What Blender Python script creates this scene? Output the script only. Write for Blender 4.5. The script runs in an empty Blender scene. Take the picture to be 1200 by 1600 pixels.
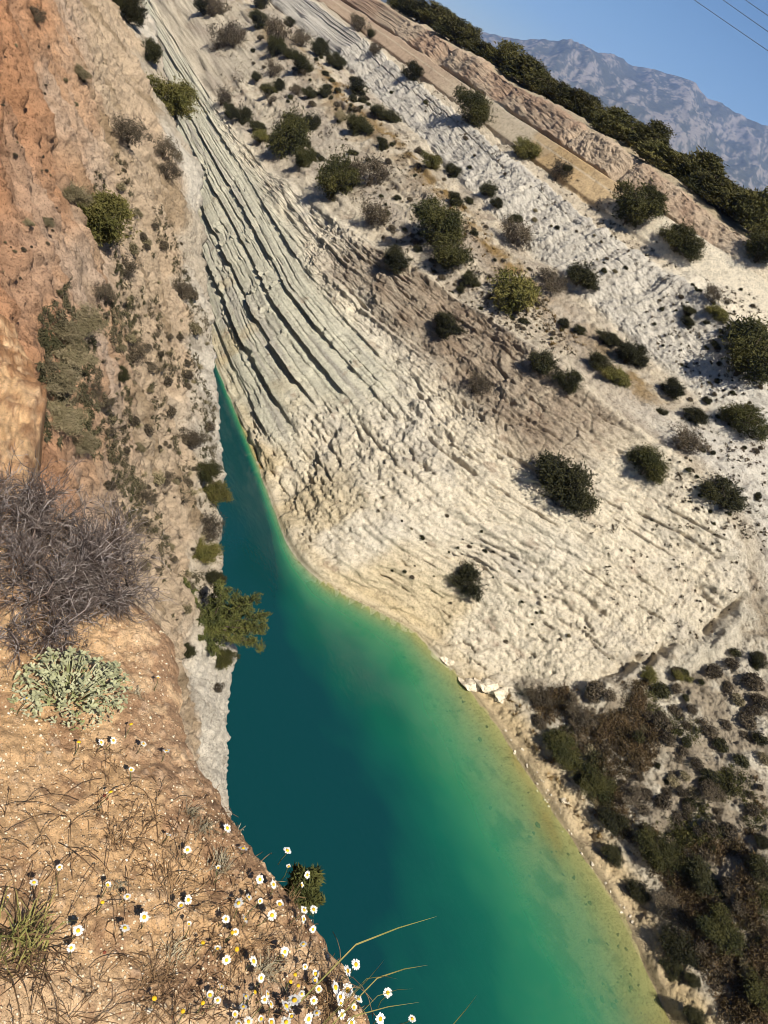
import bpy, math, random
import numpy as np
from mathutils import Vector, Matrix

S = bpy.context.scene
COL = S.collection
random.seed(7)

# ------------------------------------------------------------------ camera
F_PX, W_PX, H_PX = 1200.0, 1200.0, 1600.0          # focal length and frame of the photograph in pixels
ROLL = math.radians(31.0)
PITCH = math.radians(29.3587)
YAW = math.radians(-37.8675)                       # canal direction (+Y) seen from the camera's heading
ch, sh = math.cos(ROLL), math.sin(ROLL)
cp, sp = math.cos(PITCH), math.sin(PITCH)
cy, sy = math.cos(YAW), math.sin(YAW)


def to_world(x, y, z):
    return Vector((x * cy - y * sy, x * sy + y * cy, z))


FWD = to_world(0, cp, -sp)
RIGHT_L = to_world(1, 0, 0)
UP_L = to_world(0, sp, cp)
CX = RIGHT_L * ch + UP_L * sh
CY = -RIGHT_L * sh + UP_L * ch
cam_d = bpy.data.cameras.new('camera')
cam_d.sensor_fit = 'VERTICAL'
cam_d.sensor_height = 36.0
cam_d.lens = 36.0 * F_PX / H_PX
cam_d.clip_start = 0.05
cam_d.clip_end = 60000
cam = bpy.data.objects.new('camera', cam_d)
COL.objects.link(cam)
m3 = Matrix((CX, CY, -FWD)).transposed()
cam.matrix_world = m3.to_4x4()
S.camera = cam


def pix(px, py):
    """direction of the view ray through a pixel of the photograph"""
    return (FWD * F_PX + CX * (px - W_PX / 2) - CY * (py - H_PX / 2)).normalized()


# ------------------------------------------------------------------ world, sun, exposure
TO_SUN = Vector((-0.09, -0.615, 0.783)).normalized()
world = bpy.data.worlds.new('World')
S.world = world
world.use_nodes = True
wn = world.node_tree
sky = wn.nodes.new('ShaderNodeTexSky')
sky.sky_type = 'NISHITA'
sky.sun_disc = False
sky.sun_elevation = math.asin(TO_SUN.z)
sky.sun_rotation = math.atan2(TO_SUN.x, TO_SUN.y)
sky.altitude = 100
sky.air_density = 1.0
sky.dust_density = 0.0
sky.ozone_density = 8.0
bg = wn.nodes['Background']
bg.inputs['Strength'].default_value = 0.05
wn.links.new(sky.outputs[0], bg.inputs['Color'])
sun_d = bpy.data.lights.new('sun', 'SUN')
sun_d.energy = 5.0
sun_d.angle = math.radians(0.5)
sun_d.color = (1.0, 0.93, 0.80)
sun = bpy.data.objects.new('sun', sun_d)
COL.objects.link(sun)
sun.rotation_euler = TO_SUN.to_track_quat('Z', 'Y').to_euler()
S.view_settings.view_transform = 'Standard'
S.view_settings.look = 'None'
S.view_settings.exposure = 0.62
S.view_settings.gamma = 1.0
S.view_settings.use_curve_mapping = False
S.cycles.max_bounces = 6
S.cycles.diffuse_bounces = 2
S.cycles.pixel_filter_type = 'BLACKMAN_HARRIS'
S.cycles.filter_width = 0.9
S.cycles.transparent_max_bounces = 8
S.cycles.volume_bounces = 1
S.cycles.use_denoising = True
S.cycles.use_adaptive_sampling = True
S.cycles.adaptive_threshold = 0.02


# ------------------------------------------------------------------ helpers
def smooth(a, b, x):
    t = np.clip((x - a) / (b - a), 0, 1)
    return t * t * (3 - 2 * t)


def _hash(ix, iy, seed):
    h = (ix.astype(np.int64) * 374761393 + iy.astype(np.int64) * 668265263 + seed * 1442695041) & 0xFFFFFFFF
    h = ((h ^ (h >> 13)) * 1274126177) & 0xFFFFFFFF
    h = ((h ^ (h >> 16)) * 2246822519) & 0xFFFFFFFF
    return ((h ^ (h >> 15)) & 0xFFFFFF) / float(0xFFFFFF)


def noise(x, y, seed=0):
    """value noise, -1..1"""
    x0 = np.floor(x); y0 = np.floor(y)
    fx = x - x0; fy = y - y0
    fx = fx * fx * fx * (fx * (fx * 6 - 15) + 10)
    fy = fy * fy * fy * (fy * (fy * 6 - 15) + 10)
    a = _hash(x0, y0, seed); b = _hash(x0 + 1, y0, seed)
    c = _hash(x0, y0 + 1, seed); d = _hash(x0 + 1, y0 + 1, seed)
    return 2 * ((a + (b - a) * fx) * (1 - fy) + (c + (d - c) * fx) * fy) - 1


def fbm(x, y, octaves=4, seed=0, gain=0.5):
    s = 0; amp = 1.0; t = 0
    for k in range(octaves):
        s = s + amp * noise(x * 2 ** k + 17.3 * k, y * 2 ** k - 9.1 * k, seed + k)
        t += amp; amp *= gain
    return s / t


def ridged(x, y, octaves=4, seed=0, gain=0.5):
    s = 0; amp = 1.0; t = 0
    for k in range(octaves):
        s = s + amp * (1 - 2 * np.abs(noise(x * 2 ** k + 5.7 * k, y * 2 ** k + 3.3 * k, seed + k)))
        t += amp; amp *= gain
    return s / t


def cells(x, y, seed=0):
    """worley: distance to the nearest border (F2-F1) and a random value per cell"""
    x0 = np.floor(x); y0 = np.floor(y)
    d1 = np.full(x.shape, 9.0); d2 = np.full(x.shape, 9.0); idv = np.zeros(x.shape)
    for i in (-1, 0, 1):
        for j in (-1, 0, 1):
            cx = x0 + i; cyy = y0 + j
            dx = cx + _hash(cx, cyy, seed) - x; dy = cyy + _hash(cx, cyy, seed + 77) - y
            d = np.sqrt(dx * dx + dy * dy)
            near = d < d1
            d2 = np.where(near, d1, np.minimum(d2, d))
            idv = np.where(near, _hash(cx, cyy, seed + 191), idv)
            d1 = np.where(near, d, d1)
    return d2 - d1, idv


def terrace(f, k, sharp=0.25):
    """turns soft relief into little steps with crisp edges"""
    g = f * k; b = np.floor(g); r = g - b
    return (b + smooth(0.5 - sharp, 0.5 + sharp, r)) / k


def mix(a, b, t):
    t = np.asarray(t)[..., None]
    return np.asarray(a) * (1 - t) + np.asarray(b) * t


def blur1(a, sigma):
    """gaussian blur along axis 0"""
    r = int(sigma * 3) + 1
    k = np.exp(-0.5 * (np.arange(-r, r + 1) / sigma) ** 2); k /= k.sum()
    p = np.concatenate([np.repeat(a[:1], r, 0), a, np.repeat(a[-1:], r, 0)], 0)
    return sum(k[i] * p[i:i + len(a)] for i in range(2 * r + 1))


def normals(P):
    du = np.gradient(P, axis=0); dv = np.gradient(P, axis=1)
    n = np.cross(du, dv)
    return n / np.maximum(np.linalg.norm(n, axis=-1, keepdims=True), 1e-9)


def link(o, parent=None):
    COL.objects.link(o)
    if parent is not None:
        o.parent = parent
    return o


def tag(o, label=None, cat=None, group=None, kind=None):
    if label: o['label'] = label
    if cat: o['category'] = cat
    if group: o['group'] = group
    if kind: o['kind'] = kind
    return o


def mesh_np(name, V, faces, mat, smoothed=False, attrs=None):
    """mesh from numpy vertices and an (n,k) face array"""
    V = np.asarray(V, np.float32).reshape(-1, 3); Fa = np.asarray(faces, np.int32)
    me = bpy.data.meshes.new(name)
    n, k = Fa.shape
    me.vertices.add(len(V)); me.vertices.foreach_set('co', V.ravel())
    me.loops.add(n * k); me.loops.foreach_set('vertex_index', Fa.ravel())
    me.polygons.add(n); me.polygons.foreach_set('loop_start', np.arange(n, dtype=np.int32) * k)
    if smoothed:
        me.polygons.foreach_set('use_smooth', np.ones(n, bool))
    me.update(calc_edges=True)
    for nm, arr in (attrs or {}).items():
        if arr.ndim == 2:
            a = me.attributes.new(nm, 'FLOAT_COLOR', 'POINT')
            c4 = np.ones((len(V), 4), np.float32); c4[:, :3] = arr
            a.data.foreach_set('color', c4.ravel())
        else:
            a = me.attributes.new(nm, 'FLOAT', 'POINT')
            a.data.foreach_set('value', arr.astype(np.float32).ravel())
    if mat: me.materials.append(mat)
    return me


def obj(name, me, parent=None):
    return link(bpy.data.objects.new(name, me), parent)


def empty(name, loc, rot=(0, 0, 0), scale=(1, 1, 1)):
    o = bpy.data.objects.new(name, None)
    o.empty_display_size = 0.1
    o.location = loc; o.rotation_euler = rot; o.scale = scale
    return link(o)


def grid_faces(ni, nj):
    i, j = np.meshgrid(np.arange(ni - 1), np.arange(nj - 1), indexing='ij')
    a = i * nj + j
    return np.stack([a, a + nj, a + nj + 1, a + 1], -1).reshape(-1, 4)


def grid_obj(name, P, mat, attrs=None, flip=False, smoothed=True):
    f = grid_faces(P.shape[0], P.shape[1])
    if flip: f = f[:, ::-1]
    at = {k: (v.reshape(-1, 3) if v.ndim == 3 else v.reshape(-1)) for k, v in (attrs or {}).items()}
    return obj(name, mesh_np(name, P.reshape(-1, 3), f, mat, smoothed, at))


class MB:
    """collects tubes, quads and lumps into one mesh"""
    def __init__(self): self.v = []; self.f = []
    def tube(self, pts, radii, sides=4):
        pts = [Vector(p) for p in pts]; b = len(self.v); n = len(pts)
        for i, p in enumerate(pts):
            t = (pts[min(i + 1, n - 1)] - pts[max(i - 1, 0)])
            t = t.normalized() if t.length > 1e-9 else Vector((0, 0, 1))
            a = t.orthogonal().normalized(); c = t.cross(a)
            r = radii[i] if hasattr(radii, '__len__') else radii
            for k in range(sides):
                w = 2 * math.pi * k / sides
                self.v.append(p + (a * math.cos(w) + c * math.sin(w)) * r)
        for i in range(n - 1):
            for k in range(sides):
                q = b + i * sides; k2 = (k + 1) % sides
                self.f.append((q + k, q + k2, q + sides + k2, q + sides + k))
        self.f.append(tuple(b + k for k in range(sides))[::-1])
        self.f.append(tuple(b + (n - 1) * sides + k for k in range(sides)))
    def blade(self, pts, width, side):
        """flat grass blade: a strip that narrows to its tip, folded a little so it has body"""
        b = len(self.v); n = len(pts); side = Vector(side).normalized()
        for i, p in enumerate(pts):
            p = Vector(p); w = width * (1 - (i / (n - 1)) ** 2) * 0.5 + width * 0.04
            self.v += [p - side * w, p + Vector((0, 0, -w * 0.5)), p + side * w]
        for i in range(n - 1):
            q = b + 3 * i
            self.f += [(q, q + 1, q + 4, q + 3), (q + 1, q + 2, q + 5, q + 4)]
    def quad(self, *p):
        b = len(self.v); self.v += [Vector(q) for q in p]; self.f.append(tuple(range(b, b + len(p))))
    def mesh(self, name, mat, smoothed=True):
        me = bpy.data.meshes.new(name)
        me.from_pydata([tuple(v) for v in self.v], [], self.f); me.materials.append(mat)
        if smoothed: me.polygons.foreach_set('use_smooth', np.ones(len(me.polygons), bool))
        me.update(); return me


# ------------------------------------------------------------------ materials
class Mat:
    def __init__(self, name, rough=0.9, spec=0.2):
        self.m = bpy.data.materials.new(name); self.m.use_nodes = True
        self.t = self.m.node_tree; self.b = self.t.nodes['Principled BSDF']
        self.b.inputs['Roughness'].default_value = rough
        self.b.inputs['Specular IOR Level'].default_value = spec
    def n(self, kind, **kw):
        nd = self.t.nodes.new(kind)
        for k, v in kw.items():
            if hasattr(nd, k): setattr(nd, k, v)
            else: nd.inputs[k.replace('_', ' ')].default_value = v
        return nd
    def l(self, a, b): self.t.links.new(a, b)
    def noise(self, scale, detail=4, rough=0.6, coord='Object', stretch=None):
        tc = self.n('ShaderNodeTexCoord')
        nz = self.n('ShaderNodeTexNoise'); nz.inputs['Scale'].default_value = scale
        nz.inputs['Detail'].default_value = detail; nz.inputs['Roughness'].default_value = rough
        if stretch:
            mp = self.n('ShaderNodeMapping'); mp.inputs['Scale'].default_value = stretch
            self.l(tc.outputs[coord], mp.inputs['Vector']); self.l(mp.outputs[0], nz.inputs['Vector'])
        else:
            self.l(tc.outputs[coord], nz.inputs['Vector'])
        return nz.outputs['Fac']
    def ramp(self, fac, stops):
        r = self.n('ShaderNodeValToRGB'); e = r.color_ramp.elements
        while len(e) < len(stops): e.new(0.5)
        for el, (p, c) in zip(e, stops):
            el.position = p; el.color = (*c, 1) if len(c) == 3 else c
        self.l(fac, r.inputs[0]); return r.outputs[0]
    def mixc(self, a, b, fac, mode='MIX'):
        mx = self.n('ShaderNodeMix', data_type='RGBA', blend_type=mode)
        for sock, v in ((mx.inputs['Factor'], fac), (mx.inputs['A'], a), (mx.inputs['B'], b)):
            if hasattr(v, 'is_linked'): self.l(v, sock)
            elif isinstance(v, (int, float)): sock.default_value = v
            else: sock.default_value = (*v, 1)
        return mx.outputs['Result']
    def attr(self, name, out='Color'):
        a = self.n('ShaderNodeAttribute', attribute_name=name); return a.outputs[out]
    def bump(self, fac, strength, dist):
        b = self.n('ShaderNodeBump'); b.inputs['Strength'].default_value = strength
        b.inputs['Distance'].default_value = dist
        self.l(fac, b.inputs['Height'])
        prev = self.b.inputs['Normal'].links
        if prev: self.l(prev[0].from_socket, b.inputs['Normal'])
        self.l(b.outputs[0], self.b.inputs['Normal'])
    def color(self, sock):
        if hasattr(sock, 'is_linked'): self.l(sock, self.b.inputs['Base Color'])
        else: self.b.inputs['Base Color'].default_value = (*sock, 1)


def rock_material(name, s1, s2, bump, speck=0.5):
    M = Mat(name, 0.95, 0.1)
    c = M.attr('rock')
    n1 = M.noise(s1, 8, 0.75)
    n2 = M.noise(s2, 6, 0.75)
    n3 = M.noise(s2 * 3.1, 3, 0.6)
    c = M.mixc(c, M.ramp(n1, [(0.30, (0.50, 0.47, 0.45)), (0.48, (1, 1, 1)), (0.72, (1.16, 1.14, 1.12))]), 0.9, 'MULTIPLY')
    c = M.mixc(c, M.ramp(n2, [(0.34, (0.40, 0.37, 0.35)), (0.46, (1, 1, 1)), (0.75, (1.14, 1.13, 1.12))]), 0.85, 'MULTIPLY')  # fine dark mottling: small shadows of the rough rock painted into the colour
    c = M.mixc(c, M.ramp(n3, [(0.30, (0.36, 0.31, 0.28)), (0.44, (1, 1, 1)), (0.60, (1, 1, 1)), (0.74, (1.25, 1.24, 1.2))]), speck, 'MULTIPLY')  # dark specks for holes and cracks, their tiny shadows painted in
    M.color(c)
    M.bump(n1, 0.8, bump); M.bump(n2, 0.8, bump * 0.35); M.bump(n3, 0.6, bump * 0.1)
    return M.m


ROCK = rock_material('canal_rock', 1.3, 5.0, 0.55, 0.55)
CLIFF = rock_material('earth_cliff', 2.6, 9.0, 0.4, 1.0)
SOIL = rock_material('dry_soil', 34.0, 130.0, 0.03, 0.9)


def plain(name, col, var=0.3, scale=3.0, rough=0.85, spec=0.2, hue=None, transl=0.0):
    """a colour that varies from copy to copy and within each copy"""
    M = Mat(name, rough, spec)
    oi = M.n('ShaderNodeObjectInfo')
    nz = M.noise(scale, 3)
    c2 = hue or tuple(c * (1 - var) for c in col)
    c = M.mixc(col, c2, M.ramp(nz, [(0.35, (0, 0, 0)), (0.65, (1, 1, 1))]))
    c = M.mixc(c, M.ramp(oi.outputs['Random'], [(0, (1 - var,) * 3), (1, (1 + var,) * 3)]), 1.0, 'MULTIPLY')
    M.color(c)
    if transl:
        M.b.inputs['Subsurface Weight'].default_value = 0
        tr = M.n('ShaderNodeBsdfTranslucent'); mx = M.n('ShaderNodeMixShader')
        mx.inputs[0].default_value = transl
        M.l(c, tr.inputs['Color']); M.l(M.b.outputs[0], mx.inputs[1]); M.l(tr.outputs[0], mx.inputs[2])
        M.l(mx.outputs[0], M.t.nodes['Material Output'].inputs['Surface'])
    return M.m


M_DARK = plain('dark_foliage', (0.020, 0.021, 0.009), 0.35, 1.6, hue=(0.044, 0.041, 0.015), transl=0.1)
M_PINE = plain('pine_foliage', (0.024, 0.027, 0.009), 0.3, 1.2, hue=(0.070, 0.063, 0.018), transl=0.1)
M_RIM = plain('rim_pine_foliage', (0.036, 0.038, 0.012), 0.4, 0.8, hue=(0.105, 0.090, 0.028), transl=0.15)
M_OLIVE = plain('olive_foliage', (0.085, 0.085, 0.022), 0.3, 1.5, hue=(0.16, 0.135, 0.04), transl=0.15)
M_DRY = plain('dry_foliage', (0.10, 0.078, 0.05), 0.35, 1.5, hue=(0.06, 0.048, 0.034), transl=0.1)
M_GREY = plain('grey_foliage', (0.25, 0.205, 0.125), 0.3, 2.0, hue=(0.13, 0.11, 0.055), transl=0.1)
M_BARK = plain('bark', (0.10, 0.075, 0.055), 0.3, 6.0)
M_STRAW = plain('straw_grass', (0.22, 0.14, 0.05), 0.35, 2.0, hue=(0.14, 0.095, 0.035), transl=0.15)
M_TWIG = plain('dead_twig', (0.25, 0.20, 0.175), 0.4, 16.0, hue=(0.10, 0.068, 0.055))
M_STONE = plain('pale_stone', (0.58, 0.51, 0.395), 0.2, 2.5, rough=0.95)
M_BEDSTONE = plain('wet_stone', (0.10, 0.10, 0.05), 0.3, 1.5, rough=0.9)

# ================================================================== THE FAR WALL OF THE CANAL
WATER_Z = -50.0
SHORE = np.array([(-60, 57), (8, 57.7), (17.7, 58.5), (25, 57.2), (36, 55.3), (42.4, 53.5), (49.3, 49.8), (54.6, 40.9),
                  (58, 38.6), (60.8, 37.85), (76, 37.5), (97, 36.7), (600, 36.7)])
# per station y: (x, z) of cliff edge, road, scarp base, scarp top, shelf, ledge, rim
ST = {
    -60: [(79, -32), (86, -27), (93, -21), (101, -15), (107, -11.5), (113, -8.5), (119, -6.5)],
    22: [(79, -32), (86, -27), (93, -21), (101, -15), (107, -11.5), (113, -8.5), (119, -6.5)],
    35: [(77.5, -31.5), (83, -27), (90, -21), (98, -15), (104, -11.5), (110, -8.5), (116, -6.5)],
    42: [(77, -25.5), (82, -21.7), (88, -17.5), (95, -13), (101, -10), (106, -8), (112, -6)],
    49: [(71, -22.2), (76, -20), (82, -16.5), (90, -12), (96, -9.5), (101, -7), (106, -5)],
    55: [(67.4, -22.5), (72.5, -20.6), (78, -17.4), (85, -10.5), (90, -8.8), (95, -5.8), (99, -3.6)],
    63: [(61.6, -22.1), (68.5, -20.0), (74.5, -17.2), (80.3, -9.0), (84.5, -7.9), (88.3, -4.3), (91.5, -1.9)],
    73: [(59.5, -22.4), (66, -20.0), (71.4, -16.8), (76.7, -9.2), (80.5, -7.9), (83.5, -3.7), (86.5, -1.0)],
    85: [(54, -23.4), (62, -18.3), (67.5, -16), (72.5, -9.2), (76, -7.5), (78.7, -3.4), (81.3, -0.2)],
    100: [(49, -25.6), (59.5, -16.5), (65, -15.2), (69.8, -8.7), (73, -7.2), (75.5, -3.2), (78, 0.2)],
    140: [(46.5, -31), (62, -16.6), (68, -14.2), (72, -8.4), (75, -7.2), (77.5, -3.5), (80, 0.6)],
    180: [(45.7, -32.3), (61, -16.2), (69, -13.7), (72.7, -7.4), (75.5, -6.6), (78, -3.3), (80.5, 0.8)],
    600: [(45.7, -32.3), (61, -16.2), (69, -13.7), (72.7, -7.4), (75.5, -6.6), (78, -3.3), (80.5, 0.8)],
}


def profile(y):
    """control polyline (len(y), 12, 2) of the far wall at stations y"""
    ys = np.array(sorted(ST)); T = np.array([ST[k] for k in sorted(ST)], float)
    yy = np.arange(-60, 601, 0.5)
    C = np.empty((len(yy), 12, 2))
    xs = np.interp(yy, SHORE[:, 0], SHORE[:, 1])
    for q in range(7):
        for a in (0, 1):
            C[:, q + 3, a] = np.interp(yy, ys, T[:, q, a])
    C[:, 0] = np.stack([xs - 6, np.full_like(xs, -57)], -1)
    C[:, 1] = np.stack([xs, np.full_like(xs, WATER_Z)], -1)
    C[:, 2] = 0.5 * (C[:, 1] + C[:, 3]) + np.stack([0 * xs - 0.6, 0 * xs + 0.6], -1)
    C[:, 10] = C[:, 9] + np.array([12, 0.5]); C[:, 11] = C[:, 9] + np.array([75, -1.5])
    A = blur1(C, 3.0)
    A[:, 1] = blur1(C[:, 1], 1.5)
    i = np.clip((y + 60) / 0.5, 0, len(yy) - 1.001); i0 = i.astype(int); f = (i - i0)[:, None, None]
    return A[i0] * (1 - f) + A[i0 + 1] * f


# stations: about evenly spread over the picture
NI = 900
uu = np.linspace(0, 1, NI)
y_st = np.concatenate([-60 + 60 * np.linspace(0, 1, 26)[:-1], np.interp(np.linspace(0, 1, NI - 25), [0, 0.52, 0.78, 0.92, 1], [0, 62, 110, 190, 600])])
seg_n = [3, 108, 166, 76, 44, 88, 20, 46, 46, 8, 4]      # rows of quads between the control curves
qv = np.concatenate([np.linspace(k, k + 1, n, endpoint=False) for k, n in enumerate(seg_n)] + [[11.0]])
CP = profile(y_st)
k0 = np.minimum(qv.astype(int), 10); fr = qv - k0
BX = CP[:, k0, 0] * (1 - fr) + CP[:, k0 + 1, 0] * fr
BZ = CP[:, k0, 1] * (1 - fr) + CP[:, k0 + 1, 1] * fr
# round the corners a little
for _ in range(3):
    BX[:, 1:-1] = 0.25 * BX[:, :-2] + 0.5 * BX[:, 1:-1] + 0.25 * BX[:, 2:]
    BZ[:, 1:-1] = 0.25 * BZ[:, :-2] + 0.5 * BZ[:, 1:-1] + 0.25 * BZ[:, 2:]
Y = np.repeat(y_st[:, None], len(qv), 1)
Q = np.repeat(qv[None, :], len(y_st), 0)
P = np.stack([BX, Y, BZ], -1)
N = normals(P)
if N[NI // 2, 150, 0] > 0: N = -N
s_len = np.concatenate([np.zeros((NI, 1)), np.cumsum(np.hypot(np.diff(BX, axis=1), np.diff(BZ, axis=1)), 1)], 1)
H = BZ - WATER_Z                                             # height above the water
land = smooth(0.0, 1.2, H)
lower = smooth(0.9, 1.1, Q) * (1 - smooth(2.9, 3.1, Q))      # the face under the bench
bench = smooth(2.95, 3.1, Q) * (1 - smooth(4.9, 5.05, Q))
scarp = smooth(4.95, 5.1, Q) * (1 - smooth(6.0, 6.2, Q))
cream = smooth(6.95, 7.05, Q) * (1 - smooth(7.97, 8.03, Q))
cap = smooth(7.97, 8.03, Q) * (1 - smooth(9.0, 9.06, Q))
plateau = smooth(9.0, 9.1, Q)
slab_zone = smooth(70, 82, Y + 5 * noise(Y * 0 + H * 0.3, H * 0.35, 5) + 0.55 * (H - 10)) * lower * (1 - smooth(16.0, 19.0, H + 1.2 * noise(Y * 0.08, Y * 0, 6)))
apron = 1 - smooth(-1.2, 1.2, Y - (36.5 + 5.5 * smooth(62, 52, BX) + 1.2 * noise(BX * 0.22, BX * 0, 61) + 0.5 * noise(BX * 0.9, BX * 0, 63)) + 0.0)
rough_face = lower * (1 - slab_zone) * (1 - apron)

D = np.zeros_like(BX)
# general relief, everywhere on land
D += land * (0.9 * fbm(Y * 0.10, s_len * 0.10, 3, 11) * (1 - cream) * (1 - 0.92 * slab_zone))
D += land * 0.50 * terrace(fbm(Y * 0.42, s_len * 0.42, 4, 21, 0.6), 5) * (1 - 0.8 * cream) * (1 - 0.85 * slab_zone)
rubble = land * (1 - cream) * (1 - plateau) * (1 - 0.7 * scarp) * (1 - 0.8 * slab_zone)
rb, rid = cells(Y * 1.5 + 0.3 * s_len, s_len * 1.9, 23)
D += rubble * (0.20 * (rid - 0.5) - 0.10 * (1 - smooth(0, 0.2, rb))) * smooth(-0.25, 0.35, fbm(Y * 0.2, s_len * 0.25, 3, 25))
# thick limestone slabs: undercut at their lower edges, running along the canal
lay = H + 0.10 * (Y - 75) * 0.12 + 0.12 * fbm(Y * 0.04, H * 0.1, 2, 31) + 0.05 * noise(Y * 0.7, H * 0.3, 33)
step = np.zeros_like(BX); joint = np.zeros_like(BX)
tops = [0.0, 1.9, 2.5, 4.6, 5.3, 7.6, 8.0, 8.5, 11.0, 11.7, 13.6, 14.1, 16.2, 17.0, 19.4]
proud = [0.3, -0.1, 0.9, 0.0, 1.2, 0.6, 0.1, 1.45, 0.2, 1.1, 0.3, 1.0, 0.25, 0.8]
for a, b, p in zip(tops[:-1], tops[1:], proud):
    inside = smooth(a - 0.05, a + 0.05, lay) * (1 - smooth(b - 0.05, b + 0.05, lay))
    cut = smooth(-0.06, 0.06, noise(Y * 0.12 + a * 3.7, lay * 0.25 + a, 41) + 0.25 * noise(Y * 1.3, lay * 1.5, 42))          # a slab breaks off here and there
    step += inside * p * (0.5 + 0.5 * cut) * (1.1 - 0.55 * (lay - a) / (b - a))
D += slab_zone * (step * 0.78 + 0.16 * terrace(fbm(Y * 0.02, lay * 1.3, 3, 35, 0.7), 5, 0.1))
D -= slab_zone * 0.25 * smooth(0.5, 0.85, ridged(Y * 0.05, lay * 0.9, 3, 51))
for sp, dp, sd in ((1.05, 0.16, 53), (0.42, 0.05, 54)):                      # thin bedding joints, broken here and there
    w_ = lay / sp + 0.25 * noise(Y * 0.03, lay * 0.2, sd); g_ = np.abs(w_ - np.round(w_))
    D -= slab_zone * dp * (1 - smooth(0.04, 0.16, g_)) * smooth(0.0, 0.35, noise(Y * 0.04 + np.round(w_) * 7.3, np.round(w_) * 1.7, sd + 1))
# thin bedding lines on the rough pale face, dipping gently along the canal
bed = H + 0.06 * Y + 0.5 * fbm(Y * 0.07, H * 0.12, 3, 71)
D += rough_face * (0.42 * (0.35 + 0.65 * smooth(48, 62, Y)) * terrace(ridged(Y * 0.06, bed * 0.8, 3, 73), 3, 0.12) + 0.20 * terrace(ridged(Y * 0.22, bed * 1.3, 4, 75), 4, 0.12))
for sp, dp, sd in ((1.9, 0.30, 171), (0.8, 0.13, 173)):
    w_ = bed / sp + 0.2 * noise(Y * 0.06, bed * 0.2, sd); g_ = np.abs(w_ - np.round(w_)) * sp
    D -= rough_face * dp * (1 - smooth(0.06, 0.26, g_)) * smooth(0.1, 0.4, noise(Y * 0.11 + np.round(w_) * 5.1, np.round(w_) * 2.3, sd + 1)) * smooth(50, 62, Y) * (1 - 0.7 * smooth(2.4, 2.7, Q))
crackn = ridged(Y * 0.10 + 0.03 * H, bed * 0.55, 4, 78, 0.55)
D -= rough_face * 0.6 * smooth(0.62, 0.74, crackn)
fl, fid = cells(Y * 0.55 + 0.35 * H, H * 0.40, 79)                                  # scalloped breakage
D += rough_face * (0.24 * (fid - 0.5) - 0.16 * (1 - smooth(0.0, 0.10, fl)))
# fissures rising inland near the gully
fiss = smooth(56, 46, Y) * (1 - apron) * smooth(1.5, 2.0, Q) * (1 - smooth(3.6, 4.4, Q))
fn = ridged((Y - 0.48 * BX + 0.9 * fbm(BX * 0.25, Y * 0.25, 3, 82)) * 0.42, BX * 0.09, 4, 81, 0.65)
D -= fiss * 0.5 * smooth(0.5, 0.8, fn) * smooth(0.0, 0.5, fbm(BX * 0.35, Y * 0.5, 3, 85))
D += fiss * 0.3 * terrace(ridged((Y - 0.48 * BX) * 1.0, BX * 0.12, 3, 83), 3, 0.15)
# the gully between the pale face and the scrubby apron
yc = 36.5 + 5.5 * smooth(62, 52, BX) + 1.2 * noise(BX * 0.22, BX * 0, 61) + 0.5 * noise(BX * 0.9, BX * 0, 63)
gul = np.exp(-((Y - yc - 0.5 + 0.35 * fbm(BX * 0.9, Y * 0.9, 3, 64)) / (0.38 + 0.16 * noise(BX * 0.7, BX * 0, 65))) ** 2) * smooth(-0.9, 0.3, noise(BX * 0.28, BX * 0 + 3, 66))
D -= gul * (0.55 + 0.9 * smooth(-0.3, 0.5, noise(BX * 0.16, BX * 0, 62))) * smooth(1.0, 5.0, H) * (1 - smooth(3.2, 4.0, Q)) * 2.3
D += (0.9 + 0.7 * fbm(BX * 0.6, Y * 0.6, 3, 67)) * np.exp(-((Y - yc + 1.1) / 0.9) ** 2) * smooth(1.0, 1.3, Q) * (1 - smooth(3.0, 3.6, Q))
# brown blocky band under the bench edge
brown = smooth(2.30, 2.62, Q + 0.15 * fbm(Y * 0.12, H * 0.2, 3, 92)) * (1 - smooth(2.97, 3.03, Q)) * smooth(52, 58, Y) * (1 - smooth(88, 112, Y))
bl, bid = cells(Y * 0.30, s_len * 0.45, 93)
D -= brown * 0.34 * (1 - smooth(0.0, 0.06, bl)); D += brown * 0.34 * (bid - 0.5)
# lip along the bench edge
D += 0.35 * np.exp(-((Q - 3.0) / 0.03) ** 2) * smooth(50, 56, Y) * (0.6 + 0.6 * noise(Y * 0.4, Y * 0, 95))
# bench: rubble
D += bench * 0.34 * terrace(fbm(Y * 1.0, s_len * 1.0, 4, 97, 0.65), 4)
ledges_up = bench * smooth(85, 110, Y)
D += ledges_up * 0.5 * smooth(0.1, 0.5, noise(Y * 0.06, s_len * 0.55, 98))
# scarp: gullies that run straight down the slope, rills between them
fade = smooth(56, 70, Y)
s5 = s_len - s_len[:, [np.searchsorted(qv, 5.0)]]
Yw = Y + 1.6 * fbm(Y * 0.10, s_len * 0.12, 3, 101) + 0.18 * s5
flute = ridged(Yw * 0.30, s_len * 0.02, 4, 103, 0.6)
D += scarp * fade * (1.35 * flute * (0.6 + 0.5 * noise(Y * 0.05, s_len * 0.1, 104)) + 0.30 * ridged(Yw * 1.1, s_len * 0.03, 3, 109, 0.7) + 0.15 * fbm(Yw * 0.8, s_len * 0.25, 4, 105, 0.65))
top3 = smooth(5.62, 5.75, Q) * scarp * fade
sw = s5 / 0.9 + 0.15 * noise(Y * 0.05, Y * 0, 175); sg = np.abs(sw - np.round(sw))
D -= top3 * 0.4 * (1 - smooth(0.05, 0.16, sg)) * smooth(-0.1, 0.3, noise(Y * 0.05 + np.round(sw) * 3.3, np.round(sw), 176))
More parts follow.
